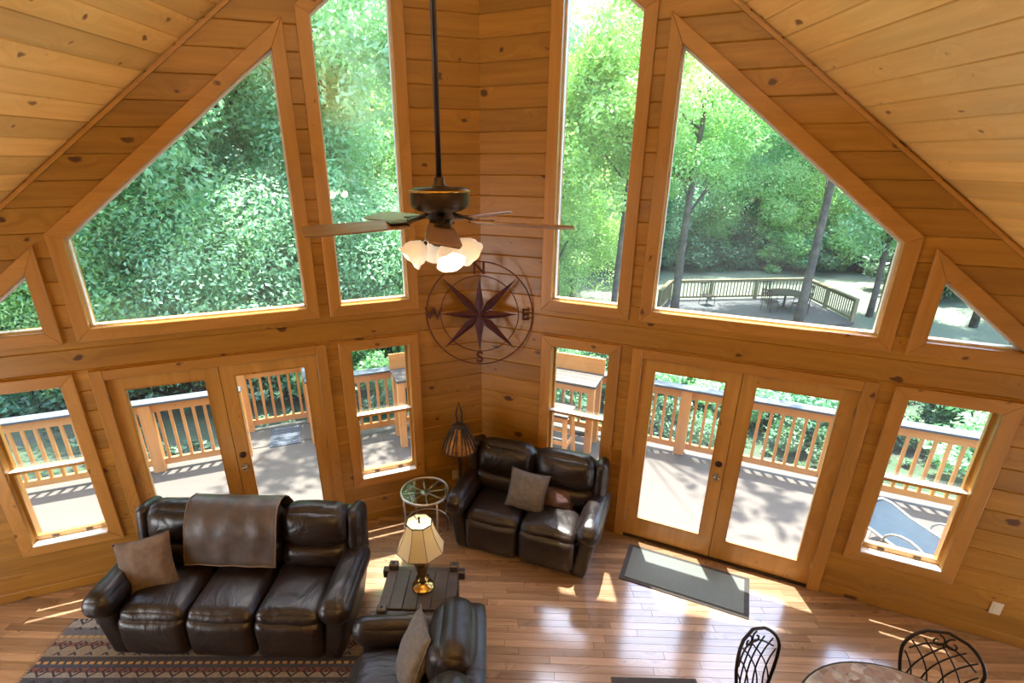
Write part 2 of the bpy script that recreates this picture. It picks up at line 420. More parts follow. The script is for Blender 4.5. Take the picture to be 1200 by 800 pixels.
# ------------------------------------------------------------------ object helpers
def props(o, label=None, cat=None, group=None, kind=None):
    for k, v in (('label', label), ('category', cat), ('group', group), ('kind', kind)):
        if v: o[k] = v
    return o
def thing(name, label, cat, loc=(0, 0, 0), rz=0, group=None, kind=None, rx=0, ry=0):
    o = bpy.data.objects.new(name, None)
    o.empty_display_size = 0.1
    o.location = loc; o.rotation_euler = (rx, ry, rz)
    COL.objects.link(o)
    return props(o, label, cat, group, kind)
def link_mesh(name, me, m, parent=None, loc=(0, 0, 0), rot=(0, 0, 0)):
    o = bpy.data.objects.new(name, me)
    if m and not me.materials: me.materials.append(m)
    o.location = loc; o.rotation_euler = rot
    if parent: o.parent = parent
    COL.objects.link(o)
    return o
def copy_tree(o, parent=None):
    c = o.copy(); COL.objects.link(c)
    if parent: c.parent = parent
    for ch in list(o.children): copy_tree(ch, c)
    return c

class MB:
    def __init__(s): s.v = []; s.f = []
    def add(s, vs, fs):
        b = len(s.v); s.v += [tuple(v) for v in vs]; s.f += [tuple(i + b for i in f) for f in fs]; return s
    def box(s, c, d, rot=None, taper=1.0):
        hx, hy, hz = d[0] / 2, d[1] / 2, d[2] / 2
        vs = [Vector((x * (taper if z > 0 else 1), y * (taper if z > 0 else 1), z)) for x in (-hx, hx) for y in (-hy, hy) for z in (-hz, hz)]
        if rot is not None: vs = [rot @ v for v in vs]
        c = Vector(c)
        return s.add([v + c for v in vs], [(0, 1, 3, 2), (4, 6, 7, 5), (0, 4, 5, 1), (2, 3, 7, 6), (0, 2, 6, 4), (1, 5, 7, 3)])
    def bar(s, a, b, wx, wz):
        a, b = Vector(a), Vector(b); d = b - a
        q = d.to_track_quat('X', 'Z').to_matrix()
        return s.box((a + b) / 2, (d.length, wx, wz), q)
    def prism(s, poly, y0, y1, axis='y'):
        """poly in (x,z) extruded in y, or (x,y) extruded in z"""
        n = len(poly)
        mk = (lambda p, h: (p[0], h, p[1])) if axis == 'y' else (lambda p, h: (p[0], p[1], h)) if axis == 'z' else (lambda p, h: (h, p[0], p[1]))
        return s.add([mk(p, y0) for p in poly] + [mk(p, y1) for p in poly],
                     [tuple(range(n)), tuple(range(2 * n - 1, n - 1, -1))] + [(i, i + n, (i + 1) % n + n, (i + 1) % n) for i in range(n)])
    def tube(s, pts, r, n=6, closed=False, cap=True):
        pts = [Vector(p) for p in pts]; k = len(pts)
        rs = r if isinstance(r, (list, tuple)) else [r] * k
        up = None; rings = []
        for i, p in enumerate(pts):
            a = pts[i - 1] if (i or closed) else p; b = pts[(i + 1) % k] if (i < k - 1 or closed) else p
            d = (b - a).normalized()
            if up is None:
                up = Vector((0, 0, 1)) if abs(d.z) < 0.9 else Vector((1, 0, 0))
            u = (up - d * up.dot(d))
            u = u.normalized() if u.length > 1e-5 else d.orthogonal().normalized()
            up = u; v = d.cross(u)
            rings.append([p + (u * math.cos(2 * PI * j / n) + v * math.sin(2 * PI * j / n)) * rs[i] for j in range(n)])
        vs = [q for r_ in rings for q in r_]; fs = []
        for i in range(k if closed else k - 1):
            i2 = (i + 1) % k
            for j in range(n): fs.append((i * n + j, i * n + (j + 1) % n, i2 * n + (j + 1) % n, i2 * n + j))
        if cap and not closed:
            fs.append(tuple(range(n - 1, -1, -1))); fs.append(tuple((k - 1) * n + j for j in range(n)))
        return s.add(vs, fs)
    def lathe(s, prof, n=20, c=(0, 0, 0)):
        vs = []; fs = []; k = len(prof)
        for (r, z) in prof:
            for j in range(n):
                a = 2 * PI * j / n; vs.append((c[0] + r * math.cos(a), c[1] + r * math.sin(a), c[2] + z))
        for i in range(k - 1):
            for j in range(n): fs.append((i * n + j, i * n + (j + 1) % n, (i + 1) * n + (j + 1) % n, (i + 1) * n + j))
        if prof[0][0] > 1e-4: fs.append(tuple(range(n - 1, -1, -1)))
        if prof[-1][0] > 1e-4: fs.append(tuple((k - 1) * n + j for j in range(n)))
        return s.add(vs, fs)
    def puff(s, c, d, r=0.06, bulge=(0.0, 0.0, 0.0), n=10, rot=None, wr=0.0, wf=7.0, seed=0, shear=None):
        """an upholstered block: rounded edges, swollen faces, slight wrinkles"""
        h = Vector((d[0] / 2, d[1] / 2, d[2] / 2)); c = Vector(c)
        r = min(r, h.x * 0.98, h.y * 0.98, h.z * 0.98)
        idx = {}; vs = []; fs = []
        t = [math.sin((-1 + 2 * i / n) * PI / 2) for i in range(n + 1)]
        def pt(q):
            key = tuple(round(a, 5) for a in q)
            if key in idx: return idx[key]
            p = Vector((q[0] * h.x, q[1] * h.y, q[2] * h.z))
            inn = Vector([max(-(h[k] - r), min(h[k] - r, p[k])) for k in range(3)])
            dd = p - inn
            if dd.length > 1e-9: p = inn + dd.normalized() * r
            for k in range(3):
                a, b = (k + 1) % 3, (k + 2) % 3
                p[k] += bulge[k] * q[k] * (1 - q[a] ** 2) ** .8 * (1 - q[b] ** 2) ** .8
            if wr:
                nv = noise.noise_vector(Vector((p.x, p.y, p.z)) * wf + Vector((seed * 3.1, seed, 0)))
                p += nv * wr
            if shear: p = shear(p)
            if rot is not None: p = rot @ p
            idx[key] = len(vs); vs.append(p + c); return idx[key]
        for ax in range(3):
            for sg in (-1, 1):
                for i in range(n):
                    for j in range(n):
                        q = []
                        for (a, b) in ((i, j), (i + 1, j), (i + 1, j + 1), (i, j + 1)):
                            w_ = [0, 0, 0]; w_[ax] = sg; w_[(ax + 1) % 3] = t[a]; w_[(ax + 2) % 3] = t[b]; q.append(pt(w_))
                        fs.append(tuple(q if sg > 0 else q[::-1]))
        return s.add(vs, fs)
    def mesh(s, name, smooth=False, recalc=True, bevel=0.0):
        me = bpy.data.meshes.new(name)
        me.from_pydata(s.v, [], s.f)
        if recalc or bevel:
            bm = bmesh.new(); bm.from_mesh(me)
            if bevel:
                bmesh.ops.bevel(bm, geom=[e for e in bm.edges], offset=bevel, segments=1, affect='EDGES', clamp_overlap=True)
            bmesh.ops.recalc_face_normals(bm, faces=bm.faces)
            bm.to_mesh(me); bm.free()
        if smooth: me.polygons.foreach_set('use_smooth', [True] * len(me.polygons))
        me.update()
        return me
    def build(s, name, m, parent=None, smooth=False, loc=(0, 0, 0), rot=(0, 0, 0), bevel=0.0, recalc=True):
        return link_mesh(name, s.mesh(name, smooth, recalc, bevel), m, parent, loc, rot)

# ------------------------------------------------------------------ house frame
AL, AR = R(69.017), R(-64.282)
C0 = Vector((-0.0202 * 3.8, 1.3999 * 3.8))
DIR = {'L': Vector((-math.sin(AL), -math.cos(AL))), 'R': Vector((-math.sin(AR), -math.cos(AR)))}
SG = {'L': -1, 'R': 1}                                  # local x of a wall = SG * s
ROT = {'R': math.atan2(DIR['R'].y, DIR['R'].x), 'L': math.atan2(-DIR['L'].y, -DIR['L'].x)}
BA = R(2.37)
BV = Vector((math.sin(BA), math.cos(BA))); LV = Vector((BV.y, -BV.x))
ZR, KR = 6.558, 0.814                                   # roof line on the wall: z = ZR - KR*s
KL = 0.887                                              # roof plane: z = ZR - KL*|lateral|
def wp(wd, s, z=0.0, n=0.0):
    e = DIR[wd]; nn = Vector((-e.y, e.x))
    if nn.y < 0: nn = -nn
    p = C0 + e * s + nn * n
    return Vector((p.x, p.y, z))
SMAX = 5.75
WT = 0.17

def area2(p): return sum(p[i][0] * p[(i + 1) % len(p)][1] - p[(i + 1) % len(p)][0] * p[i][1] for i in range(len(p))) / 2
def ccw(p): return p if area2(p) > 0 else p[::-1]
def clip(poly, a, b, c):
    out = []; n = len(poly)
    for i in range(n):
        p, q = poly[i], poly[(i + 1) % n]
        dp, dq = a * p[0] + b * p[1] - c, a * q[0] + b * q[1] - c
        if dp <= 1e-9: out.append(p)
        if (dp < -1e-9 and dq > 1e-9) or (dp > 1e-9 and dq < -1e-9):
            t = dp / (dp - dq); out.append((p[0] + (q[0] - p[0]) * t, p[1] + (q[1] - p[1]) * t))
    return out if len(out) >= 3 and abs(area2(out)) > 1e-6 else []
def subtract(poly, hole):
    out = []; hole = ccw(hole); n = len(hole)
    for i in range(n):
        (x0, y0), (x1, y1) = hole[i], hole[(i + 1) % n]
        a, b = (y1 - y0), -(x1 - x0); c = a * x0 + b * y0        # inside: a x + b y <= c
        o = clip(poly, -a, -b, -c)
        if o: out.append(o)
        poly = clip(poly, a, b, c)
        if not poly: break
    return out
def offset(poly, d):
    poly = ccw(poly); n = len(poly); out = []
    for i in range(n):
        p0, p1, p2 = Vector(poly[i - 1]), Vector(poly[i]), Vector(poly[(i + 1) % n])
        e1 = (p1 - p0).normalized(); e2 = (p2 - p1).normalized()
        n1 = Vector((e1.y, -e1.x)); n2 = Vector((e2.y, -e2.x))
        b = (n1 + n2); b = b / max(1e-6, b.length); k = d / max(0.25, b.dot(n1))
        out.append((p1.x + b.x * k, p1.y + b.y * k))
    return out

# openings in (s, z)
ZB, DT, DB = 2.508, 2.037, 0.568
def top(s): return 4.61 - KR * (s - 1.73)
OPEN = {
    'tall': [(0.774, ZB), (1.423, ZB), (1.423, top(1.423)), (0.774, top(0.774))],
    'trap': [(1.73, ZB), (3.43, ZB), (3.43, top(3.43)), (1.73, top(1.73))],
    'tri': [(3.735, ZB), (3.735 + (2.977 - ZB) / KR, ZB), (3.735, 2.977)],
    'dh1': [(0.80, DB), (1.384, DB), (1.384, DT), (0.80, DT)],
    'dh2': [(3.744, DB), (4.312, DB), (4.312, DT), (3.744, DT)],
    'door': [(1.698, 0.0), (3.438, 0.0), (3.438, 2.052), (1.698, 2.052)],
}
HOLES = [offset(v, 0.02) if k != 'door' else [(1.678, -0.05), (3.458, -0.05), (3.458, 2.072), (1.678, 2.072)] for k, v in OPEN.items()]
COURSE = 0.1872

def build_wall(wd, name, label):
    sg = SG[wd]
    wall = thing(name, label, 'wall', wp(wd, 0), ROT[wd], kind='structure')
    k = 0
    z = COURSE * 0.53 - COURSE
    while z < ZR:
        z0, z1 = max(0.0, z), z + COURSE
        pieces = [[(0, z0), (SMAX, z0), (SMAX, z1), (0, z1)]]
        pieces[0] = clip(pieces[0], KR, 1, ZR)
        pieces = [p for p in pieces if p]
        for h in HOLES:
            pieces = [q for p in pieces for q in subtract(p, h)]
        groups = []
        for p in pieces:
            bx = [min(q[0] for q in p), max(q[0] for q in p), min(q[1] for q in p), max(q[1] for q in p)]
            hit = [g for g in groups if any(b[0] <= bx[1] + 1e-4 and b[1] >= bx[0] - 1e-4 and b[2] <= bx[3] + 1e-4 and b[3] >= bx[2] - 1e-4 for b, _ in g)]
            ng = [(bx, p)]
            for g in hit: ng += g; groups.remove(g)
            groups.append(ng)
        for g in groups:
            mb = MB(); ch = 0.008
            ys = [z0 - 1e-6, z0 + ch, z1 - ch, z1 + 1e-6]
            def dep(zz):
                if zz < z0 + ch: return 0.008 * (1 - (zz - z0) / ch)
                if zz > z1 - ch: return 0.008 * (1 - (z1 - zz) / ch)
                return 0.0
            for _, p in g:
                for a, b in zip(ys[:-1], ys[1:]):
                    q = clip(clip(p, 0, 1, b), 0, -1, -a)
                    if q: mb.add([(sg * u, dep(v), v) for u, v in q], [tuple(range(len(q)))])
            # face the room: normals toward -y
            vs = [Vector(v) for v in mb.v]; ff = []
            for f in mb.f:
                nrm = (vs[f[1]] - vs[f[0]]).cross(vs[f[2]] - vs[f[0]])
                ff.append(f if nrm.y < 0 else f[::-1])
            mb.f = ff
            mb.build('plank', M['wall'], wall, recalc=False)
        z += COURSE
    core = [[(0, -0.3), (SMAX + 0.02, -0.3), (SMAX + 0.02, 2.0), (SMAX + .02, ZR - KR * (SMAX + .02) + .02), (0, ZR + 0.02)]]
    for h in HOLES:
        core = [q for p in core for q in subtract(p, h)]
    mb = MB()
    for p in core: mb.prism([(sg * u, v) for u, v in p], 0.012, WT)
    mb.build('wall_core', M['core'], wall)
    return wall
def corner(wl):
    MB().box((0, 0.135, (ZR - 0.3) / 2), (0.2, 0.2, ZR + 0.2), None).build('corner_filler', M['core'], wl, rot=(0, 0, -BA - ROT['R']))  # unseen filler added to stop light leaking between the wall cores
build_wall('L', 'wall_left', 'left half of the pointed pine plank window wall')
build_wall('R', 'wall_right', 'right half of the pointed pine plank window wall')
corner(bpy.data.objects['wall_right'])

def ring(mb, inner, outer, y0, y1, sg):
    n = len(inner)
    for i in range(n):
        j = (i + 1) % n
        mb.prism([(sg * p[0], p[1]) for p in (inner[i], inner[j], outer[j], outer[i])], y0, y1)
    return mb
def casing(par, inner, width, sg, skip=(), y0=-0.026, y1=0.004):
    inner = ccw(inner); outer = offset(inner, width); n = len(inner)
    for i in range(n):
        if i in skip: continue
        j = (i + 1) % n
        q = [inner[i], inner[j], outer[j], outer[i]]
        vert = abs(inner[i][0] - inner[j][0]) < 0.02
        MB().prism([(sg * p[0], p[1]) for p in q], y0, y1).build('casing', M['trim_v' if vert else 'trim_h'], par, bevel=0.004)

def fixed_window(name, wd, key, label):
    sg = SG[wd]; P = ccw(OPEN[key])
    o = thing(name, label, 'window', wp(wd, 0), ROT[wd], kind='structure')
    casing(o, P, 0.105, sg)
    ring(MB(), offset(P, -0.001), offset(P, 0.019), -0.02, WT + 0.01, sg).build('jamb', M['trim_h'], o)
    ring(MB(), offset(P, -0.017), P, 0.045, 0.095, sg).build('frame', M['white'], o)
    MB().prism([(sg * p[0], p[1]) for p in offset(P, -0.014)], 0.067, 0.073).build('pane', M['glass'], o)
    return o
def sash_window(name, wd, key, label):
    sg = SG[wd]; P = ccw(OPEN[key])
    s0, s1 = P[0][0], P[1][0]; zm = 1.285
    o = thing(name, label, 'window', wp(wd, 0), ROT[wd], kind='structure')
    casing(o, P, 0.105, sg)
    ring(MB(), P, offset(P, 0.019), -0.02, WT + 0.01, sg).build('jamb', M['trim_v'], o)
    MB().box((sg * (s0 + s1) / 2, 0.0, DB + 0.004), (s1 - s0 - 0.004, 0.09, 0.012)).build('sill', M['white'], o)  # white colour stands in for sun on the sill
    def sash(zz0, zz1, y, fw, fb, ft):
        f = MB(); xm = sg * (s0 + s1) / 2; W_ = s1 - s0
        for e in (-1, 1): f.box((xm + e * (W_ / 2 - fw / 2), y, (zz0 + zz1) / 2), (fw, 0.032, zz1 - zz0))
        f.box((xm, y, zz0 + fb / 2), (W_ - 2 * fw, 0.032, fb)); f.box((xm, y, zz1 - ft / 2), (W_ - 2 * fw, 0.032, ft))
        sa = f.build('sash', M['door'], o)
        MB().box((xm, y, (zz0 + fb + zz1 - ft) / 2), (W_ - 2 * fw + 0.01, 0.006, zz1 - zz0 - fb - ft + 0.01)).build('pane', M['glass'], sa)
        return sa
    sash(zm - 0.015, DT - 0.002, 0.095, 0.022, 0.035, 0.022)
    low = sash(DB + 0.012, zm + 0.015, 0.055, 0.024, 0.045, 0.03)
    MB().box((sg * (s0 + s1) / 2, 0.05, zm + 0.019), (s1 - s0 - 0.004, 0.055, 0.008)).build('meeting_rail', M['white'], o)  # sunlit top of the rail put in as a white strip
    for e in (-1, 1):
        MB().box((sg * (s0 + s1) / 2 + e * 0.13, 0.036, DB + 0.03), (0.05, 0.012, 0.016)).build('sash_lift', M['bronze'], low)
    return o
n = 1
for wd, side in (('L', 'left'), ('R', 'right')):
    fixed_window(f'window_{n}', wd, 'tall', f'tall upper window with slanted top, nearest the corner on the {side} wall')
    fixed_window(f'window_{n+1}', wd, 'trap', f'large four-sided upper window with slanted top on the {side} wall')
    fixed_window(f'window_{n+2}', wd, 'tri', f'small triangular upper window at the far {side} edge')
    sash_window(f'window_{n+3}', wd, 'dh1', f'sash window between corner and double door on the {side} wall')
    sash_window(f'window_{n+4}', wd, 'dh2', f'sash window beyond the double door at the far {side}')
    n += 5

def double_door(name, wd, label):
    sg = SG[wd]; P = OPEN['door']
    o = thing(name, label, 'door', wp(wd, 0), ROT[wd], kind='structure')
    s0, s1, zt = 1.698, 3.438, 2.052
    for (a, b) in ((s0 - 0.095, s0 + 0.004), (s1 - 0.004, s1 + 0.095)):
        MB().box((sg * (a + b) / 2, -0.012, (zt + 0.09) / 2), (b - a, 0.03, zt + 0.09)).build('casing', M['trim_v'], o, bevel=0.004)
    MB().box((sg * (s0 + s1) / 2, -0.012, zt + 0.045), (s1 - s0 - 0.01, 0.03, 0.09)).build('casing', M['trim_h'], o, bevel=0.004)
    mb = MB()
    mb.box((sg * (s0 - 0.008), 0.08, zt / 2), (0.022, 0.19, zt)); mb.box((sg * (s1 + 0.008), 0.08, zt / 2), (0.022, 0.19, zt)); mb.box((sg * (s0 + s1) / 2, 0.08, zt + 0.008), (s1 - s0 + .04, 0.19, 0.022))
    mb.build('jamb', M['trim_v'], o)
    MB().box((sg * (s0 + s1) / 2, 0.09, 0.008), (s1 - s0, 0.2, 0.03)).build('threshold', M['bronze'], o)
    sm = 2.563
    MB().box((sg * sm, 0.06, 1.03), (0.05, 0.012, 2.02)).build('astragal', M['door'], o)
    for i, (a, b, g0, g1) in enumerate(((s0 + 0.004, sm - 0.003, 1.813, 2.448), (sm + 0.003, s1 - 0.004, 2.678, 3.323))):
        y = 0.035; th = 0.045; z0, z1 = 0.022, zt - 0.004; gb, gt = 0.245, 1.939
        f = MB()
        f.box((sg * (a + g0) / 2, y, (z0 + z1) / 2), (g0 - a, th, z1 - z0)); f.box((sg * (b + g1) / 2, y, (z0 + z1) / 2), (b - g1, th, z1 - z0))
        f.box((sg * (g0 + g1) / 2, y, (z0 + gb) / 2), (g1 - g0, th, gb - z0)); f.box((sg * (g0 + g1) / 2, y, (gt + z1) / 2), (g1 - g0, th, z1 - gt))
        lf = f.build('door_leaf', M['door'], o)
        MB().box((sg * (g0 + g1) / 2, y, (gb + gt) / 2), (g1 - g0 + .01, 0.008, gt - gb + .01)).build('pane', M['glass'], lf)
        mb = MB()
        P2 = [(g0, gb), (g1, gb), (g1, gt), (g0, gt)]
        ring(mb, offset(P2, -0.012), P2, y - 0.026, y + 0.026, sg).build('glazing_bead', M['trim_v'], lf)
        if i == 0:
            k = MB(); xk = sg * (sm - 0.06)
            k.lathe([(0.0, 0), (0.03, 0.0), (0.03, 0.008), (0.012, 0.012), (0.012, 0.03), (0.026, 0.04), (0.03, 0.052), (0.022, 0.066), (0, 0.068)], 16)
            k.build('door_knob', M['knob'], lf, True, (xk, y - th / 2, 0.97), (PI / 2, 0, 0))
            k = MB(); k.lathe([(0.0, 0), (0.031, 0.0), (0.031, 0.012), (0.02, 0.02), (0, 0.021)], 16)
            k.build('deadbolt', M['bronze'], lf, True, (xk, y - th / 2, 1.10), (PI / 2, 0, 0))
        for zz in (0.25, 1.05, 1.85):
            xh = a if i == 0 else b
            MB().tube([(sg * xh, y - th / 2 - 0.004, zz - 0.045), (sg * xh, y - th / 2 - 0.004, zz + 0.045)], 0.008, 8).build('hinge', M['knob'], lf)
    return o
double_door('door_1', 'L', 'glazed pine double door behind the long sofa on the left')
double_door('door_2', 'R', 'glazed pine double door with grey mat on the right')

# ------------------------------------------------------------------ ceiling and roof
def rp(t, u, dz=0.0):
    p = C0 + LV * t + BV * u
    return Vector((p.x, p.y, ZR - KL * abs(t) + dz))
UB = -9.4                                               # back end of the house along the ridge
TS = 5.3
ceil = thing('ceiling', 'sloping knotty pine board ceiling of the gable', 'ceiling', (C0.x, C0.y, ZR), -BA, kind='structure')
for sd in (-1, 1):
    k = 0
    bw = 0.1312
    ph = 0.118 if sd > 0 else 0.068
    edges = [0.0] + [ph + bw * i for i in range(60) if ph + bw * i < TS] + [TS]
    for a, b in zip(edges[:-1], edges[1:]):
        g = 0.0045
        def pt(t, u, dz): return (sd * t, u, -KL * t + dz)
        ua, ub = -0.432 * a + 0.02, -0.432 * b + 0.02
        nrm = Vector((KL, 0, 1)).normalized(); tn = 0.012
        vs = []
        for t, ue, dz in ((a + g, ua, 0.021), (a + g, ua, 0.0), (b - g, ub, 0.0), (b - g, ub, 0.021)):
            vs += [pt(t, UB, dz), pt(t, ue, dz)]
        MB().add(vs, [(0, 1, 3, 2), (2, 3, 5, 4), (4, 5, 7, 6)]).build('board', M['ceil'], ceil, recalc=False)
roof = thing('roof', 'roof deck above the sloping pine ceiling', 'roof', (C0.x, C0.y, ZR), -BA, kind='structure')
for sd in (-1, 1):
    OV = 0.41; mb = MB(); T = TS + 0.5
    b_ = [(0, UB - .3), (0, OV), (sd * T, -0.432 * T + OV), (sd * T, UB - .3)]
    vs = [(x, y, -KL * abs(x) + 0.022) for x, y in b_] + [(x, y, -KL * abs(x) + 0.16) for x, y in b_]
    mb.add(vs, [(0, 1, 2, 3), (7, 6, 5, 4), (0, 4, 5, 1), (1, 5, 6, 2), (2, 6, 7, 3), (3, 7, 4, 0)])
    mb.build('roof_panel', M['roof'], roof)
for i, wd in enumerate('LR'):
    sg = SG[wd]
    t_ = thing(f'trim_{i+1}', f'slim pine strip where the {"left" if wd == "L" else "right"} wall meets the ceiling', 'trim', wp(wd, 0), ROT[wd], kind='structure')
    q = [(0.02, ZR - .02 - KR * 0.02), (5.6, ZR - .02 - KR * 5.6), (5.6, ZR - .02 - KR * 5.6 - 0.032), (0.02, ZR - .02 - KR * 0.02 - 0.032)]
    MB().prism([(sg * a, b) for a, b in q], -0.022, 0.002).build('strip', M['trim_h'], t_)

# side and rear walls of the great room (behind the camera)
def lp(t, u, z=0): p = C0 + LV * t + BV * u; return (p.x, p.y, z)
for sd, nm in ((-1, 'left'), (1, 'right')):
    wl = thing('wall_side_' + nm, f'low pine side wall out of view on the {nm}', 'wall', (C0.x, C0.y, 0), -BA, kind='structure')
    h = ZR - KL * TS + 0.05
    MB().box((sd * (TS + 0.06), (UB + -2.2) / 2, h / 2), (0.12, -2.2 - UB + 0.2, h)).build('panel', M['rearwall'], wl)
wb = thing('wall_rear', 'pine gable wall behind the camera', 'wall', (C0.x, C0.y, 0), -BA, kind='structure')
poly = [(-TS - .1, 0), (TS + .1, 0), (TS + .1, ZR - KL * TS), (0, ZR + .1), (-TS - .1, ZR - KL * TS)]
MB().prism(poly, UB - 0.12, UB).build('panel', M['rearwall'], wb)

# ------------------------------------------------------------------ floor boards
fl = thing('floor', 'glossy mixed-tone hardwood board floor', 'floor', (C0.x, C0.y, 0), -BA, kind='structure')
bw = 0.072
FR = random.Random(11)
visb, rest = [], []
y = UB
def wall_u(x): return -0.432 * abs(x)
while y < 0.05:
    x = -TS - FR.random() * 1.0
    while x < TS:
        ln = FR.uniform(0.45, 1.5)
        x0, x1 = max(-TS, x), min(TS, x + ln)
        if x1 > x0 + 0.02:
            p = [(x0, y), (x1, y), (x1, y + bw), (x0, y + bw)]
            # cut at the two window walls
            for sd in (-1, 1):
                p = clip(p, 0.432 * sd, 1, 0.02) if p else p
            if p and len(p) >= 3:
                (visb if y > -3.45 and x1 > -4.9 and x0 < 4.9 else rest).append(p)
        x += ln
    y += bw
def board(mb, p, tone):
    g = 0.0016
    q = offset(p, -g); n_ = len(q)
    mb.add([(a, b, 0.0) for a, b in q] + [(a, b, -0.004) for a, b in ccw(p)], [tuple(range(n_))] + [(i, i + n_, (i + 1) % n_ + n_, (i + 1) % n_) for i in range(n_)])
def tone_attr(me, vals):
    at = me.attributes.new('tone', 'FLOAT', 'FACE'); at.data.foreach_set('value', vals)
visb.sort(key=lambda p: -max(q[1] for q in p))
rest += visb[300:]; visb = visb[:300]
for p in visb:
    mb = MB(); board(mb, p, 0)
    mb.build('floor_board', M['floor'], fl)
mb = MB(); tv = []
for p in rest:
    f0 = len(mb.f); board(mb, p, 0); tv += [FR.random()] * (len(mb.f) - f0)
o = mb.build('floor_boards', M['floor'], fl, recalc=False); o['kind'] = 'stuff'
tone_attr(o.data, tv)
mb = MB(); mb.prism([(-TS - .1, UB - .1), (TS + .1, UB - .1), (TS + .1, wall_u(TS) + .1), (0, .1), (-TS - .1, wall_u(TS) + .1)], -0.2, -0.0035, 'z')
mb.build('subfloor', M['core'], fl)

# ------------------------------------------------------------------ deck and railings
ZD = -0.12
deck = thing('deck', 'sunlit tan deck floor wrapping round the pointed window wall', 'deck', (0, 0, 0), 0)
tip = C0 + BV * 2.62
cv = Vector((*(C0 + BV * 0.13), 0)); tv_ = Vector((*tip, 0))
for pts in ([wp('L', 7.6, 0, .12), cv, tv_, wp('L', 7.6, 0, 2.4)], [cv, wp('R', 7.6, 0, .12), wp('R', 7.6, 0, 2.4), tv_]):
    MB().prism([(p.x, p.y) for p in pts], ZD - 0.2, ZD, 'z').build('deck_surface', M['deck'], deck)
pts = [wp('L', 1.72, 0, 2.38), wp('L', 2.80, 0, 2.38), wp('L', 2.80, 0, 3.06), wp('L', 1.72, 0, 3.06)]
MB().prism([(p.x, p.y) for p in pts], ZD - 0.2, ZD, 'z').build('landing', M['deck'], deck)

def rail_bits(par, a, b, posts, zb=ZD, h=1.02, cap_m=None, post_h=0.0, pm=None, rm=None, pitch=0.132, bw=0.036, endpost=True):
    """railing between plan points a, b in the local frame of par; posts at fractions"""
    a, b = Vector(a), Vector(b); d = b - a; Ln = d.length; u = d / Ln
    ang = math.atan2(u.y, u.x); rot = Matrix.Rotation(ang, 3, 'Z')
    pm = pm or M['rail']; rm = rm or M['rail_h']
    def at(t, z): return (a.x + u.x * t, a.y + u.y * t, z)
    for t in posts:
        MB().box(at(t, zb + (h - 0.03 + post_h) / 2), (0.14, 0.14, h - 0.03 + post_h), rot).build('post', pm, par, bevel=0.006)
    ends = sorted(posts)
    seg = list(zip(ends[:-1], ends[1:]))
    for t0, t1 in seg:
        MB().box(at((t0 + t1) / 2, zb + h - 0.095), (t1 - t0 - 0.14, 0.04, 0.12), rot).build('top_rail', rm, par)
        MB().box(at((t0 + t1) / 2, zb + 0.125), (t1 - t0 - 0.14, 0.04, 0.09), rot).build('bottom_rail', rm, par)
        k = max(1, round((t1 - t0) / pitch))
        for i in range(1, k):
            MB().box(at(t0 + (t1 - t0) * i / k, zb + (0.10 + h - 0.1) / 2), (bw, bw, h - 0.2), rot).build('baluster', pm, par)
    MB().box(at((ends[0] + ends[-1]) / 2, zb + h - 0.015), (ends[-1] - ends[0] + 0.14, 0.17, 0.034), rot).build('cap_rail', cap_m or M['cap'], par, bevel=0.004)

rr = thing('deck_railing', 'orange-stained deck railing with pale cap outside the right wall', 'railing', wp('R', 0), ROT['R'], group=None)
rail_bits(rr, (-0.95, 2.25), (7.6, 2.25), [0, 2.97, 6.5, 8.5])
rl = thing('deck_railing', 'orange-stained deck railing with pale cap outside the left wall', 'railing', wp('L', 0), ROT['L'])
rail_bits(rl, (-1.78, 2.25), (0.95, 2.25), [0, 2.68])
rl2 = thing('deck_railing', 'orange-stained deck railing left of the doormat, crossing the far left windows', 'railing', wp('L', 0), ROT['L'])
rail_bits(rl2, (-7.6, 2.25), (-2.72, 2.25), [0, 1.55, 3.78, 4.86])
rl3 = thing('landing_railing', 'short railing round the landing beyond the blue doormat', 'railing', wp('L', 0), ROT['L'])
rail_bits(rl3, (-2.74, 3.0), (-1.78, 3.0), [0.0, 0.93])
rail_bits(rl3, (-1.78, 2.33), (-1.78, 3.0), [0.02, 0.64])

mt = thing('outdoor_doormat', 'dark blue rubber doormat on the deck landing', 'doormat', wp('L', 2.22, ZD, 2.62), ROT['L'] - 0.03)
MB().box((0, 0, 0.006), (0.44, 0.60, 0.012)).build('base', M['mat_blue'], mt, bevel=0.003)
mb = MB()
for i in range(4):
    for j in range(6): mb.box((-0.142 + i * 0.095, -0.22 + j * 0.088, 0.014), (0.06, 0.055, 0.004))
mb.build('raised_pattern', M['mat_blue2'], mt)
sc_ = thing('boot_scraper', 'narrow dark scraper mat on the deck outside the right double door', 'doormat', wp('R', 3.10, ZD, 0.44), ROT['R'])
MB().box((0, 0, 0.012), (0.42, 0.07, 0.024)).build('frame', M['mat_edge'], sc_)
mb = MB()
for i in range(10): mb.box((-0.18 + i * 0.04, 0, 0.028), (0.02, 0.05, 0.01))
mb.build('bristles', M['mat_edge'], sc_)

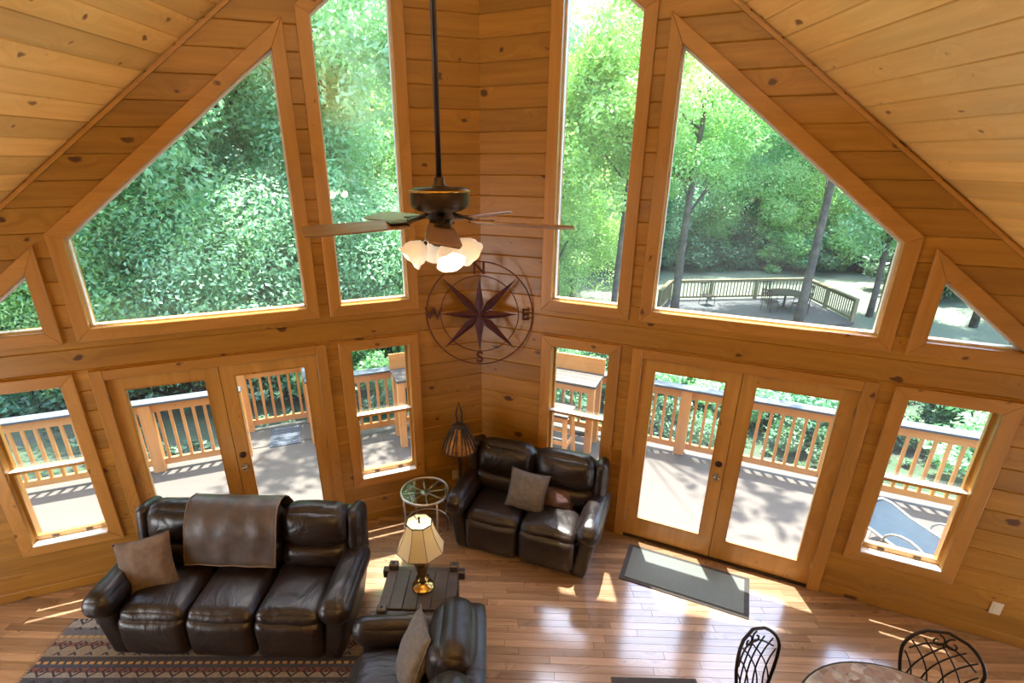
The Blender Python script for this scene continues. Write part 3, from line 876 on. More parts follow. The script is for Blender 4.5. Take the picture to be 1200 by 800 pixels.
# bar-height deck tables with a back ledge and stools
def bar_table(wd, s0, s1, n0, n1, label, group):
    sg = SG[wd]
    o = thing('bar_table', label, 'table', wp(wd, (s0 + s1) / 2, ZD, (n0 + n1) / 2), ROT[wd], group)
    W_, D_ = s1 - s0, n1 - n0; H = 1.06
    for i in range(4):
        MB().box((0, -D_ / 2 + (i + .5) * D_ / 4, H - 0.02), (W_, D_ / 4 - 0.006, 0.036)).build('tabletop_plank', M['deck'], o)
    MB().box((0, D_ / 2 + .012, H + 0.10), (W_, 0.03, 0.26)).build('back_ledge', M['rail_h'], o)
    for x in (-1, 1):
        for y in (-1, 1):
            MB().box((x * (W_ / 2 - 0.06), y * (D_ / 2 - 0.06), (H - .04) / 2), (0.09, 0.09, H - .04)).build('leg', M['rail'], o)
    MB().box((0, -D_ / 2 + 0.06, H - 0.09), (W_ - .2, 0.035, 0.09)).build('apron', M['rail_h'], o)
    MB().box((0, -D_ / 2 + 0.06, 0.28), (W_ - .2, 0.06, 0.04)).build('foot_rail', M['deck'], o)
    return o
bar_table('R', -0.25, 0.90, 1.62, 2.10, 'wooden bar table with back ledge outside the right sash window nearest the corner', None)
bar_table('L', -0.25, 0.66, 1.62, 2.10, 'wooden bar table at the railing outside the left sash window nearest the corner', None)
def stool(wd, s, n, label):
    o = thing('bar_stool', label, 'stool', wp(wd, s, ZD, n), ROT[wd])
    H = 0.76
    for i in range(3): MB().box((0, -0.14 + i * 0.14, H - .015), (0.42, 0.132, 0.03)).build('seat_slat', M['deck'], o)
    for x in (-1, 1):
        for y in (-1, 1): MB().bar((x * 0.16, y * 0.16, H - .03), (x * 0.2, y * 0.2, 0), 0.05, 0.05).build('leg', M['rail'], o)
    for x in (-1, 1): MB().bar((x * 0.185, -0.185, 0.28), (x * 0.185, 0.185, 0.28), 0.03, 0.045).build('stretcher', M['rail'], o)
    for y in (-1, 1): MB().bar((-0.18, y * 0.18, 0.34), (0.18, y * 0.18, 0.34), 0.03, 0.045).build('stretcher', M['rail'], o)
    for y in (-1, 1): MB().box((0, y * 0.17, H - .06), (0.36, 0.03, 0.06)).build('apron', M['rail_h'], o)
stool('R', 0.46, 1.38, 'wooden bar stool at the bar table outside the right sash window')

# sling lounger beyond the right-hand sash window
lo = thing('sling_lounger', 'blue-grey sling lounger with metal frame on the deck at far right', 'lounger', (4.28, 4.12, ZD), R(195))
mb = MB()
prof = [(-0.62, 0.36), (-0.3, 0.36), (0.1, 0.36), (0.35, 0.37), (0.55, 0.405), (0.62, 0.43)]
W_ = 0.56
vs = []; fs = []
nx = 10
for (yy, zz) in prof:
    for i in range(nx + 1):
        x = -1 + 2 * i / nx
        e = 1.0 if yy < 0.5 else (0.97 if yy < 0.6 else 0.8)
        vs.append((x * W_ / 2 * e, -yy, zz - 0.02 * (1 - x * x)))
k = len(vs)
vs += [(a, b, c - 0.012) for a, b, c in vs]
for r_ in range(len(prof) - 1):
    for i in range(nx):
        q = (r_ * (nx + 1) + i, r_ * (nx + 1) + i + 1, (r_ + 1) * (nx + 1) + i + 1, (r_ + 1) * (nx + 1) + i)
        fs += [q, tuple(a + k for a in q[::-1])]
mb.add(vs, fs); mb.build('sling', M['sling'], lo, True)
fr_ = MB()
for x in (-1, 1): fr_.tube([(x * (W_ / 2 + .005), -yy, zz) for yy, zz in prof[:-1]] + [(x * W_ / 2 * .8, -0.63, 0.43)], 0.016, 8)
fr_.tube([(-W_ / 2 * .8, -0.63, 0.43), (W_ / 2 * .8, -0.63, 0.43)], 0.016, 8)
fr_.tube([(-W_ / 2, 0.62, 0.36), (W_ / 2, 0.62, 0.36)], 0.016, 8)
fr_.build('frame', M['alu'], lo, True)
for x in (-1, 1):
    MB().tube([(x * .30, -0.30, 0.0), (x * .30, -0.30, 0.36)], 0.014, 8).build('leg', M['alu'], lo, True)
    MB().tube([(x * .30, 0.45, 0.0), (x * .30, 0.45, 0.36)], 0.014, 8).build('leg', M['alu'], lo, True)
    MB().tube([(x * .31, 0.30, 0.34)] + [(x * .31, 0.07 + 0.23 * math.cos(a), 0.36 + 0.17 * math.sin(a)) for a in np.linspace(0, PI, 9)] + [(x * .31, -0.16, 0.34)], 0.013, 8).build('arm', M['alu'], lo, True)

# ------------------------------------------------------------------ ground, far deck
def sstep(a, b, x):
    t = max(0, min(1, (x - a) / (b - a))); return t * t * (3 - 2 * t)
def gz(x, y):
    z = -1.3 - 1.3 * sstep(6, 18, y)
    left = sstep(5, -6, x)
    z += left * 0.30 * max(0, y - 16) + (1 - left) * 0.32 * max(0, y - 33)
    z += 0.08 * noise.noise(Vector((x * 0.4, y * 0.4, 0)))
    return z
mb = MB(); xs = np.linspace(-60, 70, 92); ys = np.linspace(-4, 75, 64)
vs = [(x, y, gz(x, y)) for y in ys for x in xs]; W_ = len(xs)
fs = [(j * W_ + i, j * W_ + i + 1, (j + 1) * W_ + i + 1, (j + 1) * W_ + i) for j in range(len(ys) - 1) for i in range(W_ - 1)]
mb.add(vs, fs)
go = mb.build('ground', M['ground'], None, True)
props(go, 'leaf-strewn woodland ground with pale lawn beyond the far deck', 'ground', kind='structure')

ZF = -2.45
fd = thing('garden_deck', 'weathered grey garden deck on the lawn beyond the right window', 'deck')
fpoly = [(7.6, 18.6), (14.95, 20.4), (15.25, 24.6), (8.5, 24.1), (7.4, 22.0)]
MB().prism(fpoly, ZF - 0.12, ZF, 'z').build('deck_surface', M['fardeck'], fd)
def far_rail(label, a, b, posts, solid=False):
    o = thing('garden_deck_railing', label, 'railing')
    rail_bits(o, a, b, posts, zb=ZF, h=0.95, cap_m=M['farrail'], pm=M['farrail'], rm=M['farrail'], pitch=0.16, bw=0.04)
def dist(a, b): return math.hypot(a[0] - b[0], a[1] - b[1])
a, b = (8.55, 24.05), (15.2, 24.5); ln = dist(a, b)
far_rail('back railing of the garden deck, slats against the lawn', a, b, [0, 2.0, 4.2, ln])
a, b = (15.2, 24.5), (14.9, 20.5); ln = dist(a, b)
far_rail('right-hand railing of the garden deck, seen slantwise', a, b, [0, 1.9, ln])
a, b = (7.45, 22.1), (8.55, 24.05); ln = dist(a, b)
far_rail('left-hand railing of the garden deck, seen slantwise', a, b, [0, ln])

def patio_chair_mesh():
    o = thing('patio_chair', 'x', 'chair')
    MB().box((0, 0, 0.43), (0.5, 0.48, 0.03)).build('seat', M['iron'], o)
    b_ = MB()
    for i in range(5): b_.bar((-0.2 + i * 0.1, 0.23, 0.45), (-0.2 + i * 0.1, 0.30, 0.95), 0.02, 0.03)
    b_.bar((-0.24, 0.30, 0.95), (0.24, 0.30, 0.95), 0.04, 0.04); b_.build('backrest', M['iron'], o)
    for x in (-1, 1):
        for y in (-1, 1): MB().bar((x * 0.22, y * 0.21, 0.43), (x * 0.24, y * 0.23, 0), 0.025, 0.025).build('leg', M['iron'], o)
    return o
pt_ = thing('patio_table', 'round dark patio table on the garden deck behind the tree trunk', 'table', (13.2, 22.6, ZF))
MB().lathe([(0, 0.70), (0.68, 0.70), (0.70, 0.72), (0.68, 0.74), (0, 0.74)], 24).build('tabletop', M['iron'], pt_)
MB().lathe([(0.05, 0.04), (0.05, 0.70)], 12).build('pedestal', M['iron'], pt_)
MB().lathe([(0.32, 0), (0.30, 0.04), (0.05, 0.05)], 16).build('base', M['iron'], pt_)
pc0 = patio_chair_mesh()
for i, (x, y, a, lb) in enumerate([(12.35, 22.2, 115, 'dark patio chair left of the round patio table on the garden deck'), (13.0, 23.5, 15, 'dark patio chair on the far side of the round patio table'),
                                   (14.1, 22.8, -75, 'dark patio chair right of the round patio table on the garden deck'), (13.4, 21.7, 190, 'dark patio chair on the near side of the round patio table'),
                                   (10.0, 23.2, 20, 'dark patio chair standing alone by the back railing of the garden deck')]):
    c = pc0 if i == 0 else copy_tree(pc0)
    c.location = (x, y, ZF); c.rotation_euler = (0, 0, R(a)); c['label'] = lb; c['group'] = 'chairs on the garden deck'

# ------------------------------------------------------------------ trees
def leaf_mesh(name, n, rx, rz, zc, size, blobs, seed, m, top_bias=0.3, hollow=True):
    rg = np.random.RandomState(seed)
    # blob centres inside an ellipsoid shell
    d = rg.normal(size=(blobs, 3)); d /= np.linalg.norm(d, axis=1)[:, None]
    rad = rg.uniform(0.35, 0.9, blobs)[:, None]
    c = d * rad * np.array([rx, rx, rz]) + np.array([0, 0, zc])
    br = rg.uniform(0.22, 0.42, blobs) * min(rx, rz) * 1.0
    which = rg.randint(0, blobs, n)
    dd = rg.normal(size=(n, 3)); dd /= np.linalg.norm(dd, axis=1)[:, None]
    p = c[which] + dd * (br[which] * rg.uniform(0.55, 1.08, n))[:, None] * np.array([1, 1, 0.75])
    nrm = dd * 0.6 + rg.normal(size=(n, 3)) * 0.55 + np.array([0, 0, 0.55]); nrm /= np.linalg.norm(nrm, axis=1)[:, None]
    t = rg.normal(size=(n, 3)); t -= nrm * (t * nrm).sum(1)[:, None]; t /= np.linalg.norm(t, axis=1)[:, None]
    b = np.cross(nrm, t)
    s = size * rg.uniform(0.65, 1.35, n)[:, None]
    v = np.stack([p - t * s * 0.9, p - b * s * 0.42 - nrm * s * 0.12, p + t * s * 0.9, p + b * s * 0.42 - nrm * s * 0.12], 1).reshape(-1, 3)
    me = bpy.data.meshes.new(name)
    me.vertices.add(len(v)); me.vertices.foreach_set('co', v.astype(np.float32).ravel())
    me.loops.add(n * 4); me.loops.foreach_set('vertex_index', np.arange(n * 4, dtype=np.int32))
    me.polygons.add(n); me.polygons.foreach_set('loop_start', np.arange(0, n * 4, 4, dtype=np.int32))
    me.update(); me.validate()
    me.materials.append(m)
    return me, c
def trunk_mesh(name, h, r, centers, seed, lean=0.3, nb=9):
    rg = random.Random(seed); mb = MB()
    pts = []; dx, dy = rg.uniform(-lean, lean), rg.uniform(-lean, lean)
    for i in range(8):
        t = i / 7; pts.append((dx * t * t + 0.08 * math.sin(3 * t + seed), dy * t * t, h * t - 0.3))
    mb.tube(pts, [r * (1.25 - 0.2 * min(1, i)) * (1 - 0.75 * (i / 7) ** 1.3) for i in range(8)], 9)
    if len(centers):
        for k in rg.sample(range(len(centers)), min(nb, len(centers))):
            c = Vector(centers[k]); z = max(h * 0.25, min(h * 0.9, c.z - 0.9 - 0.3 * math.hypot(c.x, c.y)))
            t = (z + .3) / h; s = Vector((dx * t * t, dy * t * t, z))
            mid = (s + c) / 2 + Vector((0, 0, 0.15))
            mb.tube([s, mid, c], [r * 0.32, r * 0.2, r * 0.06], 5)
    return mb.mesh(name, True)
PROTO = []
specs = [  # name, leaves, rx, rz, zc, leaf, blobs, height, trunk r, material
    ('tree_oak', 24000, 3.2, 4.4, 9.0, 0.09, 60, 10, 0.20, 'leafA'),
    ('tree_maple', 24000, 2.8, 4.8, 8.0, 0.09, 58, 10, 0.17, 'leafB'),
    ('tree_beech', 24000, 2.6, 4.6, 7.2, 0.09, 56, 9, 0.15, 'leafC'),
    ('tree_poplar', 24000, 2.4, 5.4, 9.2, 0.09, 56, 12, 0.18, 'leafB'),
    ('tree_hickory', 24000, 3.0, 4.0, 7.0, 0.09, 58, 9, 0.17, 'leafA'),
]
for k, (nm, nl, rx, rz, zc, sz, bl, h, tr, mm) in enumerate(specs):
    me, cs = leaf_mesh(nm + '_leaves', nl, rx, rz, zc, sz, bl, 20 + k, M[mm])
    tm = trunk_mesh(nm + '_trunk', h, tr, [tuple(c) for c in cs], k + 3); tm.materials.append(M['bark'])
    PROTO.append((me, tm))
bushes = [leaf_mesh(f'bush_leaves_{k}', 8000, 1.5, 1.2, 0.9, 0.075, 26, 60 + k, M[mm])[0] for k, mm in enumerate(('leafA', 'leafD', 'leafB'))]
SAP = []
for k, mm in enumerate(('leafA', 'leafB', 'leafC')):
    me, cs = leaf_mesh(f'sapling_leaves_{k}', 30000, 2.3, 2.9, 2.9, 0.055, 60, 80 + k, M[mm])
    tm = trunk_mesh(f'sapling_trunk_{k}', 5.0, 0.07, [tuple(c) for c in cs], 30 + k); tm.materials.append(M['bark'])
    PROTO.append((me, tm))
TREES = []
def tree(x, y, k, s, label, group=None, rz=None, cat='tree'):
    me, tm = PROTO[k]
    o = thing('tree', label, cat, (x, y, gz(x, y)), rz if rz is not None else random.uniform(0, 6.28), group)
    o.scale = (s, s, s)
    link_mesh('trunk', tm, None, o)
    c = link_mesh('leaves', me, None, o); c['kind'] = 'stuff'
    TREES.append(o)
    return o
def bush(x, y, k, s, label, group):
    o = link_mesh('bush', bushes[k], None, None, (x, y, gz(x, y)), (0, 0, random.uniform(0, 6.28)))
    o.scale = (s, s, s * random.uniform(0.8, 1.2))
    props(o, label, 'bush', group)
rg = random.Random(5)
# dense wood seen through the left-hand windows
GL = 'woodland trees filling the left-hand upper windows'
LBL = ['leafy deep-green tree among the close woodland beyond the left wall', 'cool-green leafy tree among the close woodland beyond the left wall', 'yellow-green leafy tree among the close woodland beyond the left wall']
KMAP = [0, 1, 2, 1, 0]
spots = []
for row, (yy, x0, x1, step) in enumerate([(13.5, -17, -1.0, 3.1), (17, -22, 2.5, 3.3), (21, -28, 4.5, 3.6), (26, -34, 6, 4.0), (32, -40, 8, 4.6)]):
    x = x0 + rg.uniform(0, 1)
    while x < x1:
        spots.append((x + rg.uniform(-.7, .7), yy + rg.uniform(-1.2, 1.2) - 0.12 * max(0, -x - 6), rg.randrange(5), rg.uniform(0.85, 1.2))); x += step
for (x, y, k, s) in spots:
    tree(x, y, k, s, LBL[KMAP[k]], GL + (' (deep green)', ' (cool green)', ' (yellow green)')[KMAP[k]])
for row, (yy, x0, x1, step) in enumerate([(13.0, -16, -2.2, 2.6), (15.6, -20, 1.2, 2.6), (19, -24, 3.6, 3.0), (23.5, -28, 5, 3.4)]):
    x = x0 + rg.uniform(0, 1)
    while x < x1:
        k = rg.randrange(3)
        tree(x + rg.uniform(-.5, .5), yy + rg.uniform(-.7, .7) - 0.12 * max(0, -x - 6), 5 + k, rg.uniform(0.85, 1.25), ('deep-green', 'cool-green', 'yellow-green')[k] + ' bushy sapling under the close woodland beyond the left wall', 'saplings below the left-hand woods (%s)' % ('deep green', 'cool green', 'yellow green')[k]); x += step
# wood edge across the lawn on the right
GR = 'woodland edge trees across the lawn'
LBR = ['leafy deep-green tree at the woodland edge beyond the right-hand lawn', 'cool-green leafy tree at the woodland edge beyond the right-hand lawn', 'yellow-green leafy tree at the woodland edge beyond the right-hand lawn']
for row, (yy, x0, x1, step) in enumerate([(34.5, 3, 42, 3.3), (39, 4, 50, 3.8), (44, 2, 56, 4.6)]):
    x = x0 + rg.uniform(0, 1)
    while x < x1:
        k = rg.randrange(5)
        tree(x + rg.uniform(-.8, .8), yy + rg.uniform(-1, 1) - 0.16 * max(0, x - 14), k, rg.uniform(0.95, 1.3), LBR[KMAP[k]], GR + (' (deep green)', ' (cool green)', ' (yellow green)')[KMAP[k]]); x += step
for i in range(34):
    x = 5 + i * 1.05; y = 32.6 + rg.uniform(-.5, .9) - 0.16 * max(0, x - 14); k = rg.choice((0, 0, 1, 2))
    bush(x, y, k, rg.uniform(0.9, 1.7), ['sunlit yellow-green shrub at the lawn edge below the woods', 'deep-green shrub at the lawn edge below the woods', 'cool-green shrub at the lawn edge below the woods'][k], 'shrubs along the far lawn edge (%s)' % ('yellow green', 'deep green', 'cool green')[k])
for i in range(40):
    x = rg.uniform(-20, 3); y = rg.uniform(10.8, 19); k = rg.randrange(3)
    bush(x, y, k, rg.uniform(0.8, 1.5), ['yellow-green undergrowth shrub below the left-hand woods', 'deep-green undergrowth shrub below the left-hand woods', 'cool-green undergrowth shrub below the left-hand woods'][k], 'undergrowth beyond the left deck railing (%s)' % ('yellow green', 'deep green', 'cool green')[k])
for i in range(12):
    x = rg.uniform(3, 14); y = rg.uniform(8.6, 11.5) - 0.35 * max(0, x - 5); k = rg.randrange(3)
    bush(x, y, k, rg.uniform(0.35, 0.6), ['low yellow-green shrub just outside the right deck railing', 'low deep-green shrub just outside the right deck railing', 'low cool-green shrub just outside the right deck railing'][k], 'low shrubs outside the right deck railing (%s)' % ('yellow green', 'deep green', 'cool green')[k])
for row, (yy, x0, x1, step) in enumerate([(33.6, 4, 34, 2.9), (36.5, 4, 40, 3.1)]):
    x = x0 + rg.uniform(0, 1)
    while x < x1:
        k = rg.randrange(3)
        tree(x + rg.uniform(-.5, .5), yy + rg.uniform(-.6, .6) - 0.16 * max(0, x - 14), 5 + k, rg.uniform(1.0, 1.5), ('deep-green', 'cool-green', 'yellow-green')[k] + ' bushy sapling at the woodland edge beyond the right-hand lawn', 'saplings along the far woodland edge (%s)' % ('deep green', 'cool green', 'yellow green')[k]); x += step
# single trees on the right whose trunks stand out
def lone(x, y, h, r, lean, cz, crx, crz, nl, seed, mm, label, sz=0.085, bl=38, off=(0, 0)):
    o = thing('tree', label, 'tree', (x, y, gz(x, y)))
    me, cs = leaf_mesh('leaves', int(nl * 2.8), crx, crz, cz, sz, bl, seed, M[mm])
    me.transform(Matrix.Translation((off[0], off[1], 0))); cs = cs + np.array([off[0], off[1], 0.0])
    tm = trunk_mesh('trunk', h, r, [tuple(c) for c in cs], seed, lean, 14)
    link_mesh('trunk', tm, M['bark'], o)
    c = link_mesh('leaves', me, None, o); c['kind'] = 'stuff'
    return o
lone(12.6, 20.4, 13, 0.165, 0.5, 8.6, 3.4, 3.7, 9000, 101, 'leafB', 'tall dark-trunked tree standing in front of the garden deck', off=(0.2, 2.4))
lone(16.4, 21.7, 9, 0.12, 0.3, 5.2, 2.3, 2.6, 5200, 102, 'leafB', 'left one of two slim trees right of the garden deck')
lone(17.3, 22.3, 9, 0.10, 0.2, 5.2, 2.1, 2.4, 4600, 103, 'leafA', 'right one of two slim trees right of the garden deck')
lone(7.9, 21.3, 11, 0.17, 0.4, 7.6, 3.0, 3.4, 8000, 104, 'leafA', 'tree left of the garden deck, trunk at the edge of the big right window', off=(0.3, 1.0))
lone(3.9, 15.5, 11, 0.10, 0.3, 8.6, 2.2, 3.4, 7000, 105, 'leafC', 'slender tree seen through the tall right upper window')
lone(-0.9, 10.6, 10, 0.12, 0.5, 8.4, 2.6, 2.2, 5200, 106, 'leafB', 'slender tree overhanging the deck outside the corner')

lone(2.31, 8.7, 10.5, 0.06, 0.15, 10.6, 1.1, 0.9, 48, 107, 'leafA', 'thin-stemmed tree beside the right railing, leaves above the roof line', sz=0.15, off=(0.95, -0.75))
lone(-2.85, 9.6, 10.5, 0.07, 0.15, 10.6, 1.9, 1.1, 330, 110, 'leafB', 'thin-stemmed tree beside the left railing, leaves above the roof line', sz=0.12)
lone(19.6, 20.2, 10, 0.13, 0.3, 7.4, 2.6, 3.2, 6000, 108, 'leafA', 'tree with leafy crown seen through the small triangular window at right')
lone(22.5, 22.0, 10, 0.12, 0.3, 6.4, 2.6, 3.4, 6000, 109, 'leafC', 'second tree seen through the small triangular window at right')
for (x, y, k, q) in ((21, 25, 1, 1.6), (24, 26.5, 0, 1.8), (26.5, 26, 2, 1.7), (19.5, 16.5, 1, 1.0), (17.5, 14.5, 1, 0.9)):
    bush(x, y, k, q, 'shrub on the lawn seen through the triangular window at far right', 'shrubs beyond the triangular right window')
for i, (sx, nx) in enumerate([(q, 6.2 + (q * 1.7) % 2.2) for q in np.arange(-1.0, 11.0, 0.85)]):
    p = wp('R', sx, 0, nx)
    bush(p.x, p.y, 1 if i % 3 else 2, 0.75 + 0.3 * ((i * 7) % 5) / 5, 'dark-green bank shrub on the slope beyond the right deck railing' if i % 3 else 'cool-green bank shrub on the slope beyond the right deck railing', 'bank shrubs beyond the right deck railing (%s)' % ('dark' if i % 3 else 'cool green'))
# fallen leaves and ground ivy beyond the railings
ivy, _ = leaf_mesh('ivy', 9000, 9.0, 0.4, 0.25, 0.10, 260, 200, M['leafD'])
io = link_mesh('ground_ivy', ivy, None, None, (-4.5, 11.2, -1.45)); props(io, 'low ground ivy beyond the left deck railing', 'ground cover', kind='stuff')
ivy2, _ = leaf_mesh('ivy', 5000, 6.0, 0.3, 0.2, 0.09, 160, 201, M['leafD'])
io = link_mesh('ground_ivy', ivy2, None, None, (5.5, 11.5, -1.6)); props(io, 'low ground cover beyond the right deck railing', 'ground cover', kind='stuff')

# ------------------------------------------------------------------ leather seating
def seating(label, cat, name, n, W_, D_, sw, loc, rz, backw=None, tilt=11, wing=True, arm_front_panel=False):
    o = thing(name, label, cat, loc, rz)
    le = M['leather']
    aw = (W_ - n * sw) / 2
    fy = -D_ / 2
    # lower body
    MB().puff((0, 0.03, 0.20), (W_ - 0.26, D_ - 0.16, 0.34), 0.05, n=10).build('base', le, o, True)
    xs_ = [(-(n - 1) / 2 + i) * sw for i in range(n)]
    for i, x in enumerate(xs_):
        MB().puff((x, fy + 0.34, 0.405), (sw - 0.006, 0.62, 0.17), 0.07, (0.0, 0.012, 0.035), 16, wr=0.007, wf=6, seed=i + n).build('seat_cushion', le, o, True)
        MB().puff((x, fy + 0.065, 0.245), (sw - 0.008, 0.14, 0.37), 0.065, (0.0, 0.03, 0.0), 14, wr=0.006, wf=6, seed=i + 9).build('footrest_panel', le, o, True)
    bw_ = backw or sw
    tl = Matrix.Rotation(R(-tilt), 3, 'X')
    for i in range(n):
        x = (-(n - 1) / 2 + i) * bw_
        MB().puff((x, D_ / 2 - 0.20, 0.815), (bw_ - 0.004, 0.27, 0.36), 0.12, (0.0, 0.035, 0.03), 16, rot=tl, wr=0.008, wf=6, seed=i + 20).build('back_cushion', le, o, True)
        MB().puff((x, D_ / 2 - 0.26, 0.575), (bw_ - 0.006, 0.22, 0.24), 0.08, (0.0, 0.045, 0.0), 14, rot=tl, wr=0.008, wf=7, seed=i + 40).build('lumbar_cushion', le, o, True)
    MB().puff((0, D_ / 2 - 0.09, 0.50), (n * bw_ + 0.02, 0.16, 0.80), 0.06, n=10, rot=Matrix.Rotation(R(-6), 3, 'X')).build('back_shell', le, o, True)
    for sd in (-1, 1):
        xa = sd * (W_ / 2 - aw / 2)
        if wing:
            MB().puff((sd * (n * bw_ / 2 + 0.035), D_ / 2 - 0.165, 0.69), (0.13, 0.29, 0.545), 0.065, (0.01, 0.01, 0.01), 12, rot=tl, wr=0.005).build('back_wing', le, o, True)
        def tap(p, sd=sd): return Vector((p.x - sd * 0.06 * max(0.0, (0.16 - p.z)) / 0.4 * 1.2, p.y, p.z))
        MB().puff((xa, fy + 0.40, 0.27), (aw - 0.05, 0.74, 0.50), 0.05, n=10, shear=tap).build('arm_panel', le, o, True)
        MB().puff((xa, fy + 0.37, 0.535), (aw + 0.03, 0.80, 0.21), 0.10, (0.0, 0.01, 0.035), 16, wr=0.007, wf=6, seed=70 + sd).build('arm_pad', le, o, True)
    for x in (-1, 1):
        for y in (-1, 1):
            MB().box((x * (W_ / 2 - 0.2), y * (D_ / 2 - 0.14), 0.015), (0.06, 0.06, 0.03)).build('foot', M['iron'], o)
    return o
SOFA_LOC, SOFA_R = (-2.12, 3.50, 0), R(-2.2)
sofa = seating('long dark brown leather sofa with three seats, back to the left double door', 'sofa', 'sofa', 3, 2.10, 0.94, 0.55, SOFA_LOC, SOFA_R, backw=0.60)
LOVE_LOC, LOVE_R = (0.42, 4.50, 0), R(-21)
love = seating('dark brown leather two-seat recliner in the corner by the floor lamp', 'sofa', 'loveseat', 2, 1.56, 0.84, 0.57, LOVE_LOC, LOVE_R, backw=0.64)
ARM_LOC, ARM_R = (-0.51, 2.25, 0), R(-90)
arm = seating('dark brown leather seat at the bottom edge, its back to the right', 'sofa', 'loveseat', 2, 1.40, 0.94, 0.54, ARM_LOC, ARM_R, backw=0.56, wing=False)

def pillow(name, label, m, w_, h_, t_, loc, rot, seed=0):
    o = thing(name, label, 'pillow', loc); o.rotation_euler = rot
    mb = MB(); n = 18; idx = {}
    vs = []; fs = []
    for sd in (-1, 1):
        for i in range(n + 1):
            for j in range(n + 1):
                u, v = -1 + 2 * i / n, -1 + 2 * j / n
                edge = i in (0, n) or j in (0, n)
                if edge and (i, j) in idx: continue
                pin = 1 - 0.085 * ((1 - u * u) * abs(v) + (1 - v * v) * abs(u))
                th = t_ / 2 * ((1 - u ** 2) * (1 - v ** 2)) ** 0.42
                th *= 1 + 0.16 * noise.noise(Vector((u * 2 + seed, v * 2, sd)))
                p = (u * w_ / 2 * pin, sd * th, v * h_ / 2 * pin)
                idx[(i, j) if edge else (i, j, sd)] = len(vs); vs.append(p)
        g = lambda i, j: idx[(i, j)] if (i in (0, n) or j in (0, n)) else idx[(i, j, sd)]
        for i in range(n):
            for j in range(n): fs.append((g(i, j), g(i + 1, j), g(i + 1, j + 1), g(i, j + 1)))
    mb.add(vs, fs); mb.build('cover', m, o, True)
    # seam cord around the edge
    ed = [(-1 + 2 * i / n, -1) for i in range(n)] + [(1, -1 + 2 * i / n) for i in range(n)] + [(1 - 2 * i / n, 1) for i in range(n)] + [(-1, 1 - 2 * i / n) for i in range(n)]
    pts = []
    for u, v in ed:
        pin = 1 - 0.085 * ((1 - u * u) * abs(v) + (1 - v * v) * abs(u)); pts.append((u * w_ / 2 * pin, 0, v * h_ / 2 * pin))
    MB().tube(pts, 0.005, 5, closed=True).build('seam', m, o, True)
    return o
def inframe(loc, rz, p):
    c, s = math.cos(rz), math.sin(rz)
    return (loc[0] + c * p[0] - s * p[1], loc[1] + s * p[0] + c * p[1], loc[2] + p[2])
pillow('throw_pillow', 'taupe throw pillow leaning in the left corner of the long sofa', M['pil_tan'], 0.46, 0.46, 0.17, inframe(SOFA_LOC, SOFA_R, (-0.74, -0.10, 0.655)), (R(-24), R(-10), SOFA_R + R(12)), 1)
pillow('throw_pillow', 'grey square throw pillow in the middle of the corner loveseat', M['pil_grey'], 0.40, 0.41, 0.14, inframe(LOVE_LOC, LOVE_R, (0.0, -0.09, 0.675)), (R(-22), R(6), LOVE_R + R(3)), 2)
pillow('throw_pillow', 'mauve-brown pillow behind the grey pillow on the corner loveseat', M['pil_mauve'], 0.38, 0.22, 0.13, inframe(LOVE_LOC, LOVE_R, (0.27, 0.03, 0.585)), (R(-30), 0, LOVE_R), 3)
pillow('throw_pillow', 'taupe-grey throw pillow on the leather seat at the bottom edge', M['pil_grey'], 0.46, 0.46, 0.17, inframe(ARM_LOC, ARM_R, (-0.29, 0.00, 0.70)), (R(-26), R(-18), ARM_R + R(16)), 4)

# throw over the sofa back
th = thing('throw_blanket', 'dark suede throw with piped hem draped over the back of the long sofa', 'blanket', SOFA_LOC, SOFA_R)
prof = [(0.478, 0.62), (0.482, 0.75), (0.475, 0.88), (0.45, 0.965), (0.40, 1.012), (0.33, 1.022), (0.25, 1.005), (0.185, 0.95), (0.135, 0.88), (0.105, 0.81), (0.092, 0.74), (0.085, 0.67), (0.065, 0.60), (0.05, 0.535)]
nx = 34; x0, x1 = -0.48, 0.31
def tpt(i, k):
    x = x0 + (x1 - x0) * i / nx; yy, zz = prof[k]
    wv = 0.010 * noise.noise(Vector((x * 9, k * 0.35, 3.0))) + 0.0025 * math.sin(x * 26 + k * 0.5)
    return (x + 0.01 * math.sin(k * 0.9), yy - (0.018 if k < 3 else 0.046) - wv * (1 if k > 6 else .5), zz + 0.032 + (wv if k < 8 else 0))
vs = [tpt(i, k) for k in range(len(prof)) for i in range(nx + 1)]
fs = [(k * (nx + 1) + i, k * (nx + 1) + i + 1, (k + 1) * (nx + 1) + i + 1, (k + 1) * (nx + 1) + i) for k in range(len(prof) - 1) for i in range(nx)]
o = MB().add(vs, fs).build('cloth', M['throw'], th, True)
sm = o.modifiers.new('thickness', 'SOLIDIFY'); sm.thickness = 0.012; sm.offset = 0
ss = o.modifiers.new('soften', 'SUBSURF'); ss.levels = ss.render_levels = 1
K_ = len(prof) - 1
MB().tube([tpt(0, k) for k in range(K_ + 1)] + [tpt(i, K_) for i in range(1, nx + 1)] + [tpt(nx, k) for k in range(K_ - 1, -1, -1)], 0.008, 6).build('hem', M['throw_edge'], th, True)

